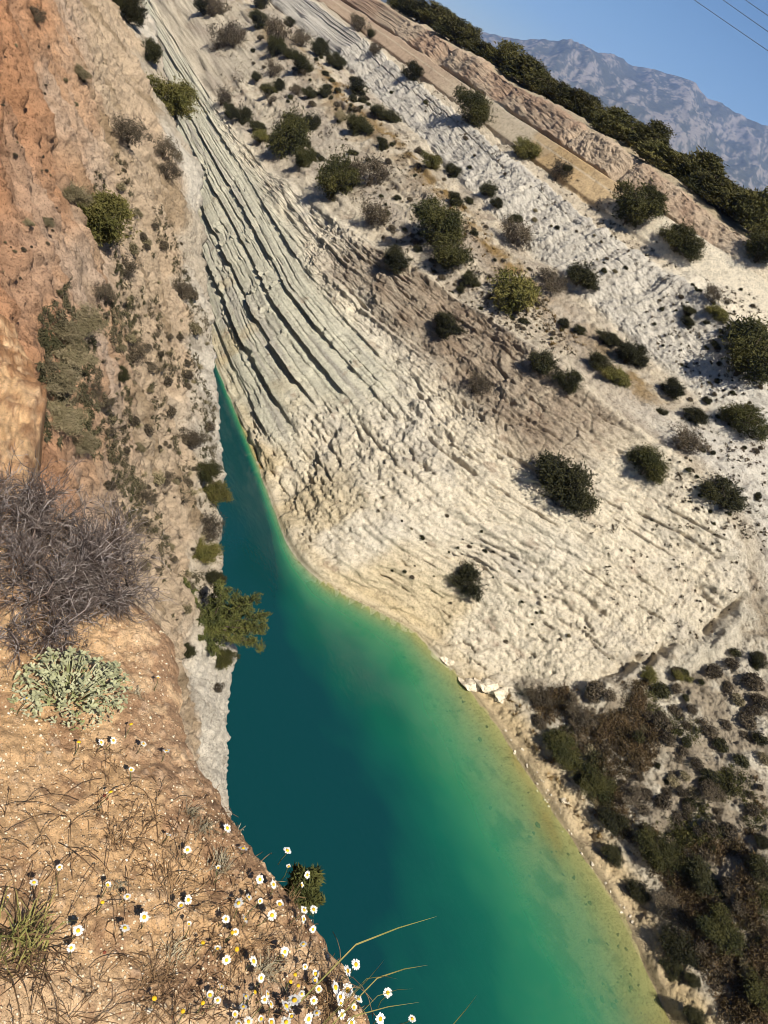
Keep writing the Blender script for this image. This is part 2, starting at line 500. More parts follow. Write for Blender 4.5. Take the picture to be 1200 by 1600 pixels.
# shelf bits, cream band with smooth sawn face and thin courses
D += cream * (0.10 * fbm(Y * 0.08, s_len * 0.5, 2, 111) + 0.03 * ridged(Y * 0.05, s_len * 1.4, 2, 113))
D -= 1.2 * np.exp(-((Q - 8.0) / 0.05) ** 2) * smooth(0.0, 0.4, 0.35 + noise(Y * 0.12, Y * 0, 115)) * smooth(74, 84, Y)
D -= 0.45 * np.exp(-((Q - 7.0) / 0.06) ** 2) * smooth(74, 84, Y)
cl, cid = cells(Y * 0.55, s_len * 0.9, 117)
D += cap * (0.10 * (cid - 0.4) - 0.14 * (1 - smooth(0, 0.07, cl)) + 0.30 * terrace(fbm(Y * 0.35, s_len * 0.9, 4, 119, 0.6), 4, 0.12)) * smooth(66, 76, Y)
notch = np.exp(-((Y - 94 + 0.15 * (BX - 78)) / 0.8) ** 2) + 0.8 * np.exp(-((Y - 163) / 2.5) ** 2) + 0.6 * np.exp(-((Y - 107) / 0.8) ** 2)
D -= notch * cap * 1.3
# apron: hummocks
D += apron * land * (0.9 * fbm(Y * 0.35, s_len * 0.35, 4, 121, 0.6))
# little ledge at the waterline
D += 0.5 * np.exp(-((H - 0.6) / 0.5) ** 2) * (0.5 + 0.7 * noise(Y * 0.5, Y * 0, 131))
fine = (0.26 * fbm(Y * 2.3, s_len * 2.3, 3, 141, 0.8) - 0.10 * smooth(0.3, 0.8, ridged(Y * 1.3, s_len * 1.6, 3, 143, 0.7))) * (1 - 0.6 * slab_zone)
D += land * fine * (1 - 0.8 * cream)
dirn = N.copy()
hor = slab_zone[..., None]
dirn = dirn * (1 - hor) + (N * 0.6 + np.array([-0.4, 0, 0.0])) * hor
PW = P + dirn * D[..., None]

# colours of the stone itself
pale = np.array([0.68, 0.605, 0.475]); white = np.array([0.62, 0.58, 0.505]); grey = np.array([0.40, 0.37, 0.325])
tan = np.array([0.285, 0.220, 0.160]); ochre = np.array([0.50, 0.34, 0.165]); red = np.array([0.36, 0.245, 0.17]); straw = np.array([0.46, 0.35, 0.185])
C = np.broadcast_to(pale, P.shape).copy()
n_big = fbm(Y * 0.07, s_len * 0.09, 4, 201); n_mid = fbm(Y * 0.35, s_len * 0.35, 4, 203, 0.6); n_fin = fbm(Y * 1.6, s_len * 1.6, 3, 205, 0.7)
C = mix(C, white, smooth(-0.1, 0.5, n_big) * 0.5 * (1 - slab_zone))
C = mix(C, np.array([0.56, 0.535, 0.43]), slab_zone)
C = mix(C, grey, slab_zone * smooth(0.15, 0.55, fbm(Y * 0.04, lay * 1.1, 4, 207)) * 0.75)
C = mix(C, grey, rough_face * smooth(0.1, 0.6, n_mid) * 0.4)
C = mix(C, tan, brown * np.clip(0.88 + 0.3 * n_mid, 0, 1))
C = mix(C, np.array([0.56, 0.49, 0.38]), brown * (1 - smooth(0.0, 0.05, bl)) * 0.6)
C = mix(C, np.array([0.49, 0.425, 0.33]), bench * 0.85)
C = mix(C, tan, bench * smooth(0.0, 0.5, n_mid) * 0.55)
road = np.exp(-((Q - 4.1 + 0.2 * n_big) / (0.22 + 0.22 * smooth(95, 75, Y))) ** 2) * bench * smooth(52, 60, Y)
C = mix(C, np.array([0.22, 0.14, 0.05]), road * smooth(-0.4, 0.1, n_mid) * 0.95)
C = mix(C, np.array([0.36, 0.31, 0.255]), bench * smooth(0.0, 0.4, fbm(Y * 0.03, s_len * 0.35, 3, 215)) * 0.6)
C = mix(C, np.array([0.545, 0.51, 0.45]), scarp * 0.85)
C = mix(C, np.array([0.43, 0.40, 0.36]), scarp * smooth(0.0, 0.45, fbm(Y * 0.03, s_len * 0.5, 3, 217)) * 0.7)
C = mix(C, grey, scarp * smooth(0.05, 0.55, fbm(Y * 0.9, s_len * 0.12, 4, 209)) * 0.55)
right_white = smooth(62, 52, Y) * smooth(3.1, 3.6, Q) * (1 - apron)
C = mix(C, np.array([0.62, 0.59, 0.53]), right_white * 0.7)
shelf = smooth(6.1, 6.3, Q) * (1 - smooth(6.9, 7.0, Q))
C = mix(C, np.array([0.50, 0.43, 0.33]), shelf * smooth(70, 82, Y))
creamc = np.broadcast_to(np.array([0.56, 0.47, 0.345]), P.shape)
seg = np.floor((Y + 0.4 * (BX - 80)) / 9.5); segr = _hash(seg, seg * 0, 5)
oc = smooth(88, 92, Y) * (1 - smooth(113, 115, Y + 1.5 * noise(s_len * 0.5, Y * 0, 3)))
creamc = mix(creamc, ochre, oc * (0.6 + 0.4 * segr))
creamc = mix(creamc, np.array([0.42, 0.30, 0.21]), smooth(135, 160, Y) * 0.8)
creamc = mix(creamc, np.array([0.60, 0.50, 0.36]), np.exp(-((Q - 7.62) / 0.03) ** 2) * 0.8)
C = mix(C, creamc, cream * smooth(82, 90, Y))
C = mix(C, mix(np.array([0.45, 0.35, 0.255]), red, smooth(-0.25, 0.35, n_big + 0.4 * n_mid)), cap * smooth(66, 78, Y) * 0.95)
C = mix(C, np.array([0.30, 0.235, 0.15]), plateau * 0.8)
C = mix(C, np.array([0.50, 0.455, 0.37]), apron * 0.8)
C = mix(C, np.array([0.185, 0.135, 0.08]), apron * smooth(-0.25, 0.2, n_mid + 0.3 * n_big + 0.5 * smooth(22, 8, H) - 0.35) * 0.6 * smooth(2.2, 4.0, H) * (1 - smooth(3.5, 5, Q)))
C = mix(C, straw, np.exp(-((H - 1.0) / 0.9) ** 2) * 0.65 * (0.6 + 0.4 * n_mid))
C = mix(C, np.array([0.56, 0.43, 0.25]), apron * smooth(3.0, 1.2, H) * 0.7)
C = mix(C, np.array([0.20, 0.165, 0.095]), np.exp(-((H - 0.15) / 0.22) ** 2) * 0.7)
yel = smooth(0.25, 0.6, fbm(Y * 0.12, H * 0.15, 3, 211)) * lower * smooth(12, 4, H) * 0.5
C = mix(C, np.array([0.50, 0.385, 0.20]), yel)
C = mix(C, np.array([0.30, 0.21, 0.15]), lower * smooth(0.45, 0.62, fbm(Y * 0.5, H * 0.7, 4, 213, 0.6)) * (1 - apron) * 0.5)
C = np.clip(C * (1 + 0.10 * n_fin[..., None]), 0.02, 0.8)
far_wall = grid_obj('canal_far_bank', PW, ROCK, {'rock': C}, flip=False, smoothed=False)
tag(far_wall, 'pale layered rock bank across the green water with benches, scarp and red cap', None, None, 'structure')

# ================================================================== THE NEAR CLIFF
LS = np.array([  # y, edge z, break x, break z, rim x, rim z
    (-40, -38, 10.5, -34, -4, -2.4), (5, -33, 11, -29.5, -3.2, -2.4), (12, -30, 11, -27, -2.6, -1.5), (20, -27.2, 11, -24, -2.5, -1),
    (27, -24.4, 11, -21.3, -3, -1), (37, -19.4, 11.3, -17, -4, -1), (46, -17.1, 11, -14.2, -6, -0.5), (58, -14, 10.3, -11.8, -8, 0),
    (71, -12.3, 9.8, -10.5, -9, 0), (85, -11.5, 9, -9.8, -10, 0), (94, -11.2, 7.6, -9.2, -10, 0), (104, -10.6, 11.5, -8.0, -8, 0), (140, -9.5, 12, -6.5, -4, 0), (600, -9.5, 12, -6.5, -4, 0)])
NL = 780
yl = np.interp(np.linspace(0, 1, NL), [0, 0.02, 0.66, 0.93, 1], [-40, 8, 48, 110, 600])
yd = np.arange(-40, 601, 0.5)
Lc = np.stack([np.interp(yd, LS[:, 0], LS[:, k]) for k in range(1, 6)], -1)
Lc = blur1(Lc, 3.0)
Li = np.stack([np.interp(yl, yd, Lc[:, k]) for k in range(5)], -1)
ze, xb, zb, xr, zr = [Li[:, k] for k in range(5)]
one = np.ones(NL)
LC = np.stack([np.stack([9.5 * one, -57 * one], -1), np.stack([11.0 * one, -50 * one], -1), np.stack([13.3 * one, ze - 7], -1),
               np.stack([14.0 * one, ze], -1), np.stack([xb, zb], -1), np.stack([0.5 * (xb + xr) + 0.3, 0.5 * (zb + zr) + 0.5], -1),
               np.stack([xr, zr], -1), np.stack([xr - 12, zr + 1.0], -1), np.stack([xr - 70, zr + 1.5], -1)], 1)
lseg = [2, 4, 6, 74, 136, 104, 4, 3]
lq = np.concatenate([np.linspace(k, k + 1, n, endpoint=False) for k, n in enumerate(lseg)] + [[8.0]])
k0 = np.minimum(lq.astype(int), 7); fr = lq - k0
LX = LC[:, k0, 0] * (1 - fr) + LC[:, k0 + 1, 0] * fr
LZ = LC[:, k0, 1] * (1 - fr) + LC[:, k0 + 1, 1] * fr
for _ in range(6):
    LX[:, 1:-1] = 0.25 * LX[:, :-2] + 0.5 * LX[:, 1:-1] + 0.25 * LX[:, 2:]
    LZ[:, 1:-1] = 0.25 * LZ[:, :-2] + 0.5 * LZ[:, 1:-1] + 0.25 * LZ[:, 2:]
LY = np.repeat(yl[:, None], len(lq), 1); LQ = np.repeat(lq[None], NL, 0)
LP = np.stack([LX, LY, LZ], -1)
LN = normals(LP)
if LN[NL // 2, 200, 2] < 0: LN = -LN
ls = np.concatenate([np.zeros((NL, 1)), np.cumsum(np.hypot(np.diff(LX, axis=1), np.diff(LZ, axis=1)), 1)], 1)
rocky = smooth(3.95, 3.55, LQ + 0.5 * fbm(LY * 0.25, ls * 0.25, 3, 301))
earth = 1 - rocky
LD = 0.7 * fbm(LY * 0.16, ls * 0.14, 3, 303) + 0.35 * terrace(fbm(LY * 0.7, ls * 0.28, 4, 305, 0.6), 4)
rill = ridged(LY * 0.55 + 0.25 * noise(ls * 0.3, LY * 0.2, 306), ls * 0.07, 4, 307, 0.6)
LD += earth * 0.40 * rill
LD -= earth * 0.8 * smooth(0.55, 0.85, ridged(LY * 0.22 + 0.2 * noise(ls * 0.2, LY * 0.1, 310), ls * 0.05, 3, 309)) + earth * 0.35 * smooth(0.5, 0.8, ridged(LY * 0.8, ls * 0.12, 3, 312))
LD += rocky * (0.25 * ridged(LY * 0.3, LZ * 0.6, 4, 311) + 0.3 * fbm(LY * 0.35, LZ * 0.35, 4, 313))
LD += 0.24 * terrace(fbm(LY * 3.2, ls * 2.2, 3, 315, 0.8), 3) + 0.34 * earth * ridged(LY * 1.3, ls * 0.2, 4, 316, 0.7)
lb, lid_ = cells(LY * 1.8, ls * 1.0, 318)
LD += 0.07 * (lid_ - 0.5) * smooth(-0.2, 0.3, fbm(LY * 0.3, ls * 0.2, 3, 319))
pit, pid = cells(LY * 1.6, ls * 1.1, 317)
LD -= earth * 0.10 * smooth(0.72, 0.95, pid) * smooth(0.1, 0.4, pit)
LPW = LP + LN * LD[..., None]
orange = np.array([0.56, 0.36, 0.225]); sand = np.array([0.57, 0.425, 0.315]); deep = np.array([0.52, 0.265, 0.14]); buff = np.array([0.56, 0.435, 0.305])
ln1 = fbm(LY * 0.15, ls * 0.15, 4, 321); ln2 = fbm(LY * 0.9, ls * 0.5, 4, 323, 0.6); ln3 = fbm(LY * 3, ls * 3, 2, 325)
E1 = mix(sand, orange, smooth(-0.3, 0.3, ln1 + 0.35 * ln2))
E1 = mix(E1, deep, smooth(5.0, 5.6, LQ + 0.5 * ln1) * 0.85)
E1 = mix(E1, buff, smooth(4.95, 4.5, LQ + 0.3 * ln1) * 0.9)
E1 = mix(E1, np.array([0.25, 0.18, 0.105]), smooth(0.08, 0.4, fbm(LY * 0.55, ls * 0.16, 4, 327, 0.65)) * smooth(5.3, 4.8, LQ) * 0.7)
R1 = mix(np.array([0.52, 0.445, 0.345]), np.array([0.62, 0.565, 0.475]), smooth(-0.3, 0.3, ln1))
R1 = mix(R1, np.array([0.30, 0.265, 0.215]), smooth(0.15, 0.5, ln2) * 0.6)
LCc = mix(E1, R1, rocky)
LCc = mix(LCc, np.array([0.3, 0.22, 0.13]), smooth(6.0, 6.3, LQ))
LCc = np.clip(LCc * (1 + 0.14 * ln3[..., None]), 0.02, 0.8)
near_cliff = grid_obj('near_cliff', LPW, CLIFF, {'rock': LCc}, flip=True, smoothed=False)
tag(near_cliff, 'steep orange earth cliff over grey rock on the near bank', None, None, 'structure')

# ================================================================== SEABED AND WATER
yb = np.interp(np.linspace(0, 1, 281), [0, 0.7, 0.85, 1], [-60, 62, 120, 600]); xb_ = np.linspace(8, 62, 201)
BYg, BXg = np.meshgrid(yb, xb_, indexing='ij')
sy_ = np.concatenate([np.arange(-60, 130, 0.7), np.arange(130, 600, 6)]); sx_ = np.interp(sy_, SHORE[:, 0], SHORE[:, 1])
d2 = np.full(BXg.shape, 1e9)
for px_, py_ in zip(sx_, sy_):
    d2 = np.minimum(d2, (BXg - px_) ** 2 + (BYg - py_) ** 2)
shore_d = np.sqrt(d2) * np.sign(np.interp(BYg, sy_, sx_) - BXg)
wid = blur1(np.interp(BYg, [-60, 10, 32, 44, 52, 60, 100, 600], [28, 26, 20, 13, 6, 1.6, 0.8, 0.8]), 6)
dist = shore_d + 0.4 * fbm(BYg * 0.12, BXg * 0.12, 3, 401)
dep = 9.0 * np.clip(dist / wid, 0, 1.25) ** 1.12
dep = np.where(dist < 0, np.where(dist > -0.7, dist * 0.35, 1.5), dep)
dep = dep + 0.14 * fbm(BYg * 0.5, BXg * 0.5, 4, 403) * smooth(0, 2, dist)
weed = smooth(0.05, 0.32, fbm(BYg * 0.34, BXg * 0.5, 4, 405, 0.75)) * smooth(1.0, 4.0, dist)
BC = mix(np.array([0.38, 0.34, 0.17]), np.array([0.36, 0.24, 0.10]), smooth(0.05, 0.5, fbm(BYg * 0.12, BXg * 0.3, 3, 407)) * smooth(6, 2, dist))
BC = mix(BC, np.array([0.055, 0.065, 0.025]), weed * 0.9)
bedo = grid_obj('canal_bed', np.stack([BXg, BYg, WATER_Z - dep], -1), ROCK, {'rock': BC}, flip=True)
tag(bedo, None, None, None, 'structure')

Wt = Mat('green_water', 0.12, 0.35)
dpt = Wt.attr('depth', 'Fac')
ex = Wt.n('ShaderNodeMath', operation='MULTIPLY'); Wt.l(dpt, ex.inputs[0]); ex.inputs[1].default_value = -0.52
ex2 = Wt.n('ShaderNodeMath', operation='EXPONENT'); Wt.l(ex.outputs[0], ex2.inputs[0])
fac = Wt.n('ShaderNodeMath', operation='SUBTRACT'); fac.inputs[0].default_value = 1.0; Wt.l(ex2.outputs[0], fac.inputs[1])
fcl = Wt.n('ShaderNodeMath', operation='MULTIPLY', use_clamp=True); Wt.l(fac.outputs[0], fcl.inputs[0]); fcl.inputs[1].default_value = 1.0
dn = Wt.n('ShaderNodeMath', operation='MULTIPLY', use_clamp=True); Wt.l(dpt, dn.inputs[0]); dn.inputs[1].default_value = 0.1
Wt.color(Wt.ramp(dn.outputs[0], [(0.0, (0.15, 0.22, 0.09)), (0.14, (0.075, 0.215, 0.105)), (0.32, (0.020, 0.165, 0.080)), (0.58, (0.004, 0.080, 0.052)), (0.9, (0.002, 0.034, 0.037))]))
rip = Wt.noise(2.2, 3, 0.5, stretch=(1.0, 0.45, 1.0))
Wt.bump(rip, 0.35, 0.06)
trn = Wt.n('ShaderNodeBsdfTransparent'); trn.inputs[0].default_value = (0.92, 0.97, 0.88, 1)
mx1 = Wt.n('ShaderNodeMixShader'); Wt.l(fcl.outputs[0], mx1.inputs[0]); Wt.l(trn.outputs[0], mx1.inputs[1]); Wt.l(Wt.b.outputs[0], mx1.inputs[2])
gls = Wt.n('ShaderNodeBsdfGlossy'); gls.inputs['Roughness'].default_value = 0.08
frs = Wt.n('ShaderNodeFresnel'); frs.inputs['IOR'].default_value = 1.2
mx2 = Wt.n('ShaderNodeMixShader'); Wt.l(frs.outputs[0], mx2.inputs[0]); Wt.l(mx1.outputs[0], mx2.inputs[1]); Wt.l(gls.outputs[0], mx2.inputs[2])
Wt.l(mx2.outputs[0], Wt.t.nodes['Material Output'].inputs['Surface'])
wdep = np.clip(9.0 * np.clip(np.maximum(shore_d, 0) * (1 + 0.22 * fbm(BYg * 0.11, BXg * 0.16, 4, 411, 0.6)) / wid, 0, 1.25) ** 1.12, 0, 12)
W2 = (slice(None, None, 2), slice(None, None, 2))
water = grid_obj('water', np.stack([BXg, BYg, np.full_like(BXg, WATER_Z)], -1)[W2], Wt.m, {'depth': wdep[W2]}, flip=True)
tag(water, None, None, None, 'structure')

# ================================================================== THE SPUR UNDERFOOT
FE = np.array([(-3, 1.6), (-0.5, 1.32), (0.42, 1.075), (0.56, 1.04), (0.69, 0.985), (0.89, 0.865), (1.07, 0.785), (1.27, 0.745), (1.45, 0.765), (1.56, 0.75),
               (1.69, 0.665), (2.2, 0.52), (2.7, 0.45), (3.3, 0.55), (3.87, 0.64), (4.5, 0.70), (5.13, 0.66), (5.8, 0.5), (6.3, 0.1), (7.0, -0.9)])
gy = np.interp(np.linspace(0, 1, 520), [0, 0.03, 0.80, 1], [-3, 0.2, 2.6, 7.0])
gs = np.concatenate([-1.6 * np.linspace(1, 0, 20)[:-1] ** 1.8, np.interp(np.linspace(0, 1, 300), [0, 0.92, 1], [0, 0.95, 4.0])])
GY, GS = np.meshgrid(gy, gs, indexing='ij')
fe = np.interp(GY, FE[:, 0], FE[:, 1]) + 0.02 * fbm(GY * 6, GY * 0, 3, 501) + 0.008 * fbm(GY * 30, GY * 0, 2, 502)
GX = fe - GS
top_z = -1.62 - 0.9 * smooth(1.9, 3.1, GY) - 0.12 * np.maximum(GY - 3, 0) + 0.06 * np.maximum(0.4 - GX, 0)
ins = np.maximum(GS, 0); out = np.maximum(-GS, 0)
GZ = top_z - 0.05 * np.exp(-ins / 0.05) - 0.05 * np.exp(-ins / 0.25) - 7.0 * out + 0.0
GZ += 0.022 * fbm(GX * 4, GY * 4, 3, 503) + 0.007 * fbm(GX * 17, GY * 17, 3, 505, 0.6) + 0.006 * terrace(fbm(GX * 33, GY * 33, 2, 506, 0.6), 4, 0.2) + 0.006 * fbm(GX * 60, GY * 60, 2, 507)
GZ += smooth(2.4, 3.0, GY) * (0.10 * terrace(fbm(GX * 3.5, GY * 3.5, 4, 513, 0.65), 4, 0.15) + 0.03 * fbm(GX * 16, GY * 16, 2, 515))
pb, pbid = cells(GX * 42, GY * 42, 509)
GZ += 0.006 * smooth(0.80, 0.97, pbid) * smooth(0.05, 0.35, pb)
GX = GX + out * 0.25 * fbm(GY * 3, GZ * 1.5, 3, 511)
g1 = fbm(GX * 2.5, GY * 2.5, 4, 521); g2 = fbm(GX * 12, GY * 12, 4, 523, 0.65); g3 = fbm(GX * 60, GY * 60, 2, 525)
GC = mix(np.array([0.50, 0.315, 0.15]), np.array([0.56, 0.38, 0.205]), smooth(-0.3, 0.3, g1))
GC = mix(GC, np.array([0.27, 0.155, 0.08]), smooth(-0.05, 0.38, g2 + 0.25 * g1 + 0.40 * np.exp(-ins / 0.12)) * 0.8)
GC = mix(GC, np.array([0.60, 0.44, 0.28]), smooth(0.80, 0.97, pbid) * smooth(0.05, 0.3, pb) * 0.3)
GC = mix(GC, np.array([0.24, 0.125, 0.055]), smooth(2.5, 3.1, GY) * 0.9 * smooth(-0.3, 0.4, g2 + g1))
GC = np.clip(GC * np.array([1.38, 1.41, 1.58]) * (1 + 0.16 * g3[..., None]), 0.02, 0.9)
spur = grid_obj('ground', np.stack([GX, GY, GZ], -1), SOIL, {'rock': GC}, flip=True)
tag(spur, 'sandy orange soil of the cliff-top spur in the foreground', None, None, 'structure')

# ================================================================== COUNTRY BEHIND, MOUNTAIN
M_PLAIN = plain('plain_soil', (0.16, 0.14, 0.075), 0.3, 0.004)
pm = MB()
pm.quad((150, -1500, -4), (11500, -1500, -4), (11500, 13500, -4), (150, 13500, -4))
pm.quad((-1500, -1500, -2.5), (-70, -1500, -2.5), (-70, 13500, -2.5), (-1500, 13500, -2.5))
tag(obj('plain', pm.mesh('plain', M_PLAIN)), None, None, None, 'structure')

az = np.linspace(math.radians(14), math.radians(58), 380)     # bearing from the canal axis towards +X
rg = np.linspace(5200, 11400, 140)
AZ, RG = np.meshgrid(az, rg, indexing='ij')
# skyline as tangent of elevation against bearing, read off the horizon
sk_px = [(560, -140), (640, -60), (690, 10), (740, 40), (780, 53), (820, 58), (855, 57), (875, 58), (893, 54), (905, 61), (915, 70), (935, 79), (960, 84), (990, 98), (1030, 110), (1060, 122), (1085, 132), (1105, 153), (1130, 160), (1150, 174), (1180, 186), (1210, 196), (1300, 240), (1400, 290)]
sa, se = [], []
for p in sk_px:
    d = pix(*p); sa.append(math.atan2(d.x, d.y)); se.append(d.z / math.hypot(d.x, d.y))
sa, se = np.array(sa), np.array(se)
sky_e = np.interp(AZ, sa, se)
sky_e = np.where(AZ < sa[0], se[0], sky_e)
ridge_r = 10000 + 500 * noise(AZ * 9, AZ * 0, 601)
t = (RG - 5200) / (ridge_r - 5200)
rise = np.where(t < 1, np.clip(t, 0, 1) ** 1.25, 1 - 0.6 * (t - 1))
MX, MY = RG * np.sin(AZ), RG * np.cos(AZ)
mrel = ridged(AZ * 10000 / 1100 + 0.5 * noise(RG / 2500, AZ * 8, 604), RG / 4200, 6, 603, 0.6) - 0.25
MZ = sky_e * ridge_r * rise + 400 * mrel * np.clip(t, 0, 1) * np.clip(1.02 - t, 0.02, 1) ** 0.5 * (t < 1.15) - 6
mn = 1.7 * fbm(AZ * 10000 / 110, RG / 520, 4, 607, 0.9) + 0.30 * mrel + 0.1
MC = mix(np.array([0.075, 0.078, 0.062]), np.array([0.21, 0.19, 0.165]), smooth(0.1, 0.7, mn + 0.45 * fbm(AZ * 10000 / 1500, RG / 3500, 3, 609) + 0.10 * (t - 0.5)))
M_MTN = Mat('mountain_rock', 1.0, 0.0)
mc = M_MTN.attr('rock'); mz = M_MTN.noise(0.012, 8, 0.75)
M_MTN.color(M_MTN.mixc(mc, M_MTN.ramp(mz, [(0.35, (0.45, 0.47, 0.45)), (0.6, (1.25, 1.22, 1.2))]), 0.35, 'MULTIPLY'))
M_MTN.bump(mz, 0.25, 30)
mountain = grid_obj('mountain', np.stack([MX, MY, MZ], -1), M_MTN.m, {'rock': MC}, flip=True)
tag(mountain, 'bare grey mountain range fading to blue beyond the trees', None, None, 'structure')

bpy.context.view_layer.update()
SURF = [far_wall, near_cliff]


from mathutils.bvhtree import BVHTree
_dg = bpy.context.evaluated_depsgraph_get()
TREE = {o.name: BVHTree.FromObject(o, _dg) for o in (far_wall, near_cliff, bedo, spur)}


def hit(px, py, surfaces=SURF):
    d = pix(px, py); best = None
    for o in surfaces:
        loc, nor, _, _ = TREE[o.name].ray_cast(Vector((0, 0, 0)), d)
        if loc is not None and (best is None or loc.length < best[0].length):
            best = (loc.copy(), nor.copy(), o)
    return best


def down(x, y, surfaces=SURF, z=60):
    best = None
    for o in surfaces:
        loc, nor, _, _ = TREE[o.name].ray_cast(Vector((x, y, z)), Vector((0, 0, -1)))
        if loc is not None and (best is None or loc.z > best.z): best = loc.copy()
    return best


# ================================================================== PLANTS: meshes shared by the copies
rs = np.random.RandomState(3)


def leaf_cloud(pts, size, rng, elong=1.6, outward=None):
    """one diamond leaf per point, randomly turned"""
    n = len(pts)
    a = rng.normal(size=(n, 3)); a /= np.linalg.norm(a, axis=1, keepdims=True)
    if outward is not None:
        a = a * 0.7 + outward * 0.8; a /= np.linalg.norm(a, axis=1, keepdims=True)
    b = np.cross(a, rng.normal(size=(n, 3))); b /= np.linalg.norm(b, axis=1, keepdims=True)
    s = size * rng.uniform(0.6, 1.4, (n, 1))
    v = np.stack([pts - a * s * elong, pts - b * s * 0.5, pts + a * s * elong, pts + b * s * 0.5], 1)
    f = np.arange(4 * n).reshape(n, 4)
    return v.reshape(-1, 3), f


def crown_points(rng, lobes, per, clump=0.09, shell=0.35):
    """points in clumps over the outside of several lobes (cx,cy,cz,rx,ry,rz)"""
    P_, O_ = [], []
    for (cx, cyy, cz, rx, ry, rz) in lobes:
        nclump = max(6, int(per * rx * (ry + rz) * 13))
        d = rng.normal(size=(nclump, 3)); d /= np.linalg.norm(d, axis=1, keepdims=True)
        rr = 1 - shell * rng.rand(nclump, 1) ** 1.5
        rr *= 0.88 + 0.24 * rng.rand(nclump, 1)
        c = np.array([cx, cyy, cz]) + d * rr * np.array([rx, ry, rz])
        k = 17
        p = np.repeat(c, k, 0) + rng.normal(size=(nclump * k, 3)) * clump * np.array([1, 1, 0.8])
        P_.append(p); O_.append(np.repeat(d, k, 0))
    p = np.concatenate(P_); o = np.concatenate(O_)
    keep = p[:, 2] > 0.0
    return p[keep], o[keep]


def stems_mesh(name, rng, n, spread, height, r, mat, trunk=0.0):
    mb = MB()
    if trunk:
        pts = [(0, 0, -0.06)] + [(0.03 * rng.normal(), 0.03 * rng.normal(), trunk * k / 3) for k in (1, 2, 3)]
        mb.tube(pts, [r * 1.5, r * 1.2, r, r * 0.7], 6)
    for k in range(n):
        a = 2 * math.pi * k / n + rng.uniform(-0.4, 0.4)
        z0 = trunk * rng.uniform(0.45, 1.0)
        R = spread * rng.uniform(0.5, 1.0); h = height * rng.uniform(0.65, 1.0)
        mb.tube([(0, 0, z0 - 0.05 if not trunk else z0), (R * 0.4 * math.cos(a), R * 0.4 * math.sin(a), z0 + (h - z0) * 0.5), (R * math.cos(a + 0.2), R * math.sin(a + 0.2), h)], [r * 0.8, r * 0.55, r * 0.2], 4)
    return mb.mesh(name, mat)


def round_shrub(seed, mat, n_lobes=5, per=42, leaf=0.022, sparse=0.0, elong=1.35):
    rng = np.random.RandomState(seed)
    ax, ay = rng.uniform(0.78, 1.15), rng.uniform(0.78, 1.15)
    lobes = [(rng.uniform(-0.06, 0.06), rng.uniform(-0.06, 0.06), 0.28, 0.29 * ax, 0.29 * ay, 0.29)]
    for k in range(n_lobes + 5):
        a = rng.uniform(0, 2 * math.pi); r = rng.uniform(0.14, 0.42)
        s = rng.uniform(0.08, 0.20)
        lobes.append((r * ax * math.cos(a), r * ay * math.sin(a), rng.uniform(0.12, 0.62) * (1 - 0.9 * r) + 0.08, s, s, s * 0.85))
    p, o = crown_points(rng, lobes, per * 1.7, 0.045, 0.5)
    ns = 70                                                # loose sprigs that break the outline
    d = rng.normal(size=(ns, 3)); d[:, 2] = np.abs(d[:, 2]) * 0.8; d /= np.linalg.norm(d, axis=1, keepdims=True)
    r_ = np.repeat(rng.uniform(0.42, 0.60, ns), 9) * np.tile(np.linspace(0.75, 1.0, 9), ns)
    sp_ = np.repeat(d, 9, 0) * r_[:, None] * np.array([ax, ay, 0.95]) + np.array([0, 0, 0.28]) + rng.normal(size=(ns * 9, 3)) * 0.016
    k_ = sp_[:, 2] > 0.02; p = np.concatenate([p, sp_[k_]]); o = np.concatenate([o, np.repeat(d, 9, 0)[k_]])
    if sparse:
        m = rng.rand(len(p)) > sparse; p, o = p[m], o[m]
    v, f = leaf_cloud(p, leaf * 0.84, rng, elong, o * 0.5)
    return mesh_np('foliage', v, f, mat), stems_mesh('stem', rng, 7, 0.28, 0.6, 0.018, M_BARK)


def pine_tree(seed, mat, leaf=0.017):
    rng = np.random.RandomState(seed)
    lobes = []
    h = 0.20
    while h < 0.92:
        R = 0.36 * (1 - 0.62 * ((h - 0.2) / 0.75) ** 1.5)
        n = max(2, int(6 * R / 0.36))
        for k in range(n):
            a = 2 * math.pi * k / n + rng.uniform(-0.6, 0.6); s = rng.uniform(0.10, 0.17)
            r = R * rng.uniform(0.4, 0.95)
            lobes.append((r * math.cos(a), r * math.sin(a), h + rng.uniform(-0.05, 0.05), s * 1.1, s * 1.1, s * 0.75))
        h += 0.13
    p, o = crown_points(rng, lobes, 40, 0.05, 0.5)
    o = o * 0.6 + np.array([0, 0, 0.5])
    v, f = leaf_cloud(p, leaf * 1.35, rng, 1.7, o)
    return mesh_np('crown', v, f, mat), stems_mesh('trunk', rng, 9, 0.30, 0.9, 0.022, M_BARK, 0.8)


def tuft_mesh(name, seed, mat, n=60, h=0.5, spread=0.6, w=0.02, droop=0.4):
    rng = np.random.RandomState(seed); mb = MB()
    for _ in range(n):
        a = rng.uniform(0, 2 * math.pi); r0 = rng.uniform(0, 0.12); R = spread * rng.uniform(0.2, 1.0); hh = h * rng.uniform(0.5, 1.1)
        pts = [(r0 * math.cos(a), r0 * math.sin(a), -0.02), (r0 * math.cos(a) + R * 0.4 * math.cos(a), r0 * math.sin(a) + R * 0.4 * math.sin(a), hh * 0.7),
               (R * math.cos(a + 0.15), R * math.sin(a + 0.15), hh * (1 - droop * rng.rand()))]
        mb.blade(pts, w, (-math.sin(a), math.cos(a), 0.3))
    return mb.mesh(name, mat)


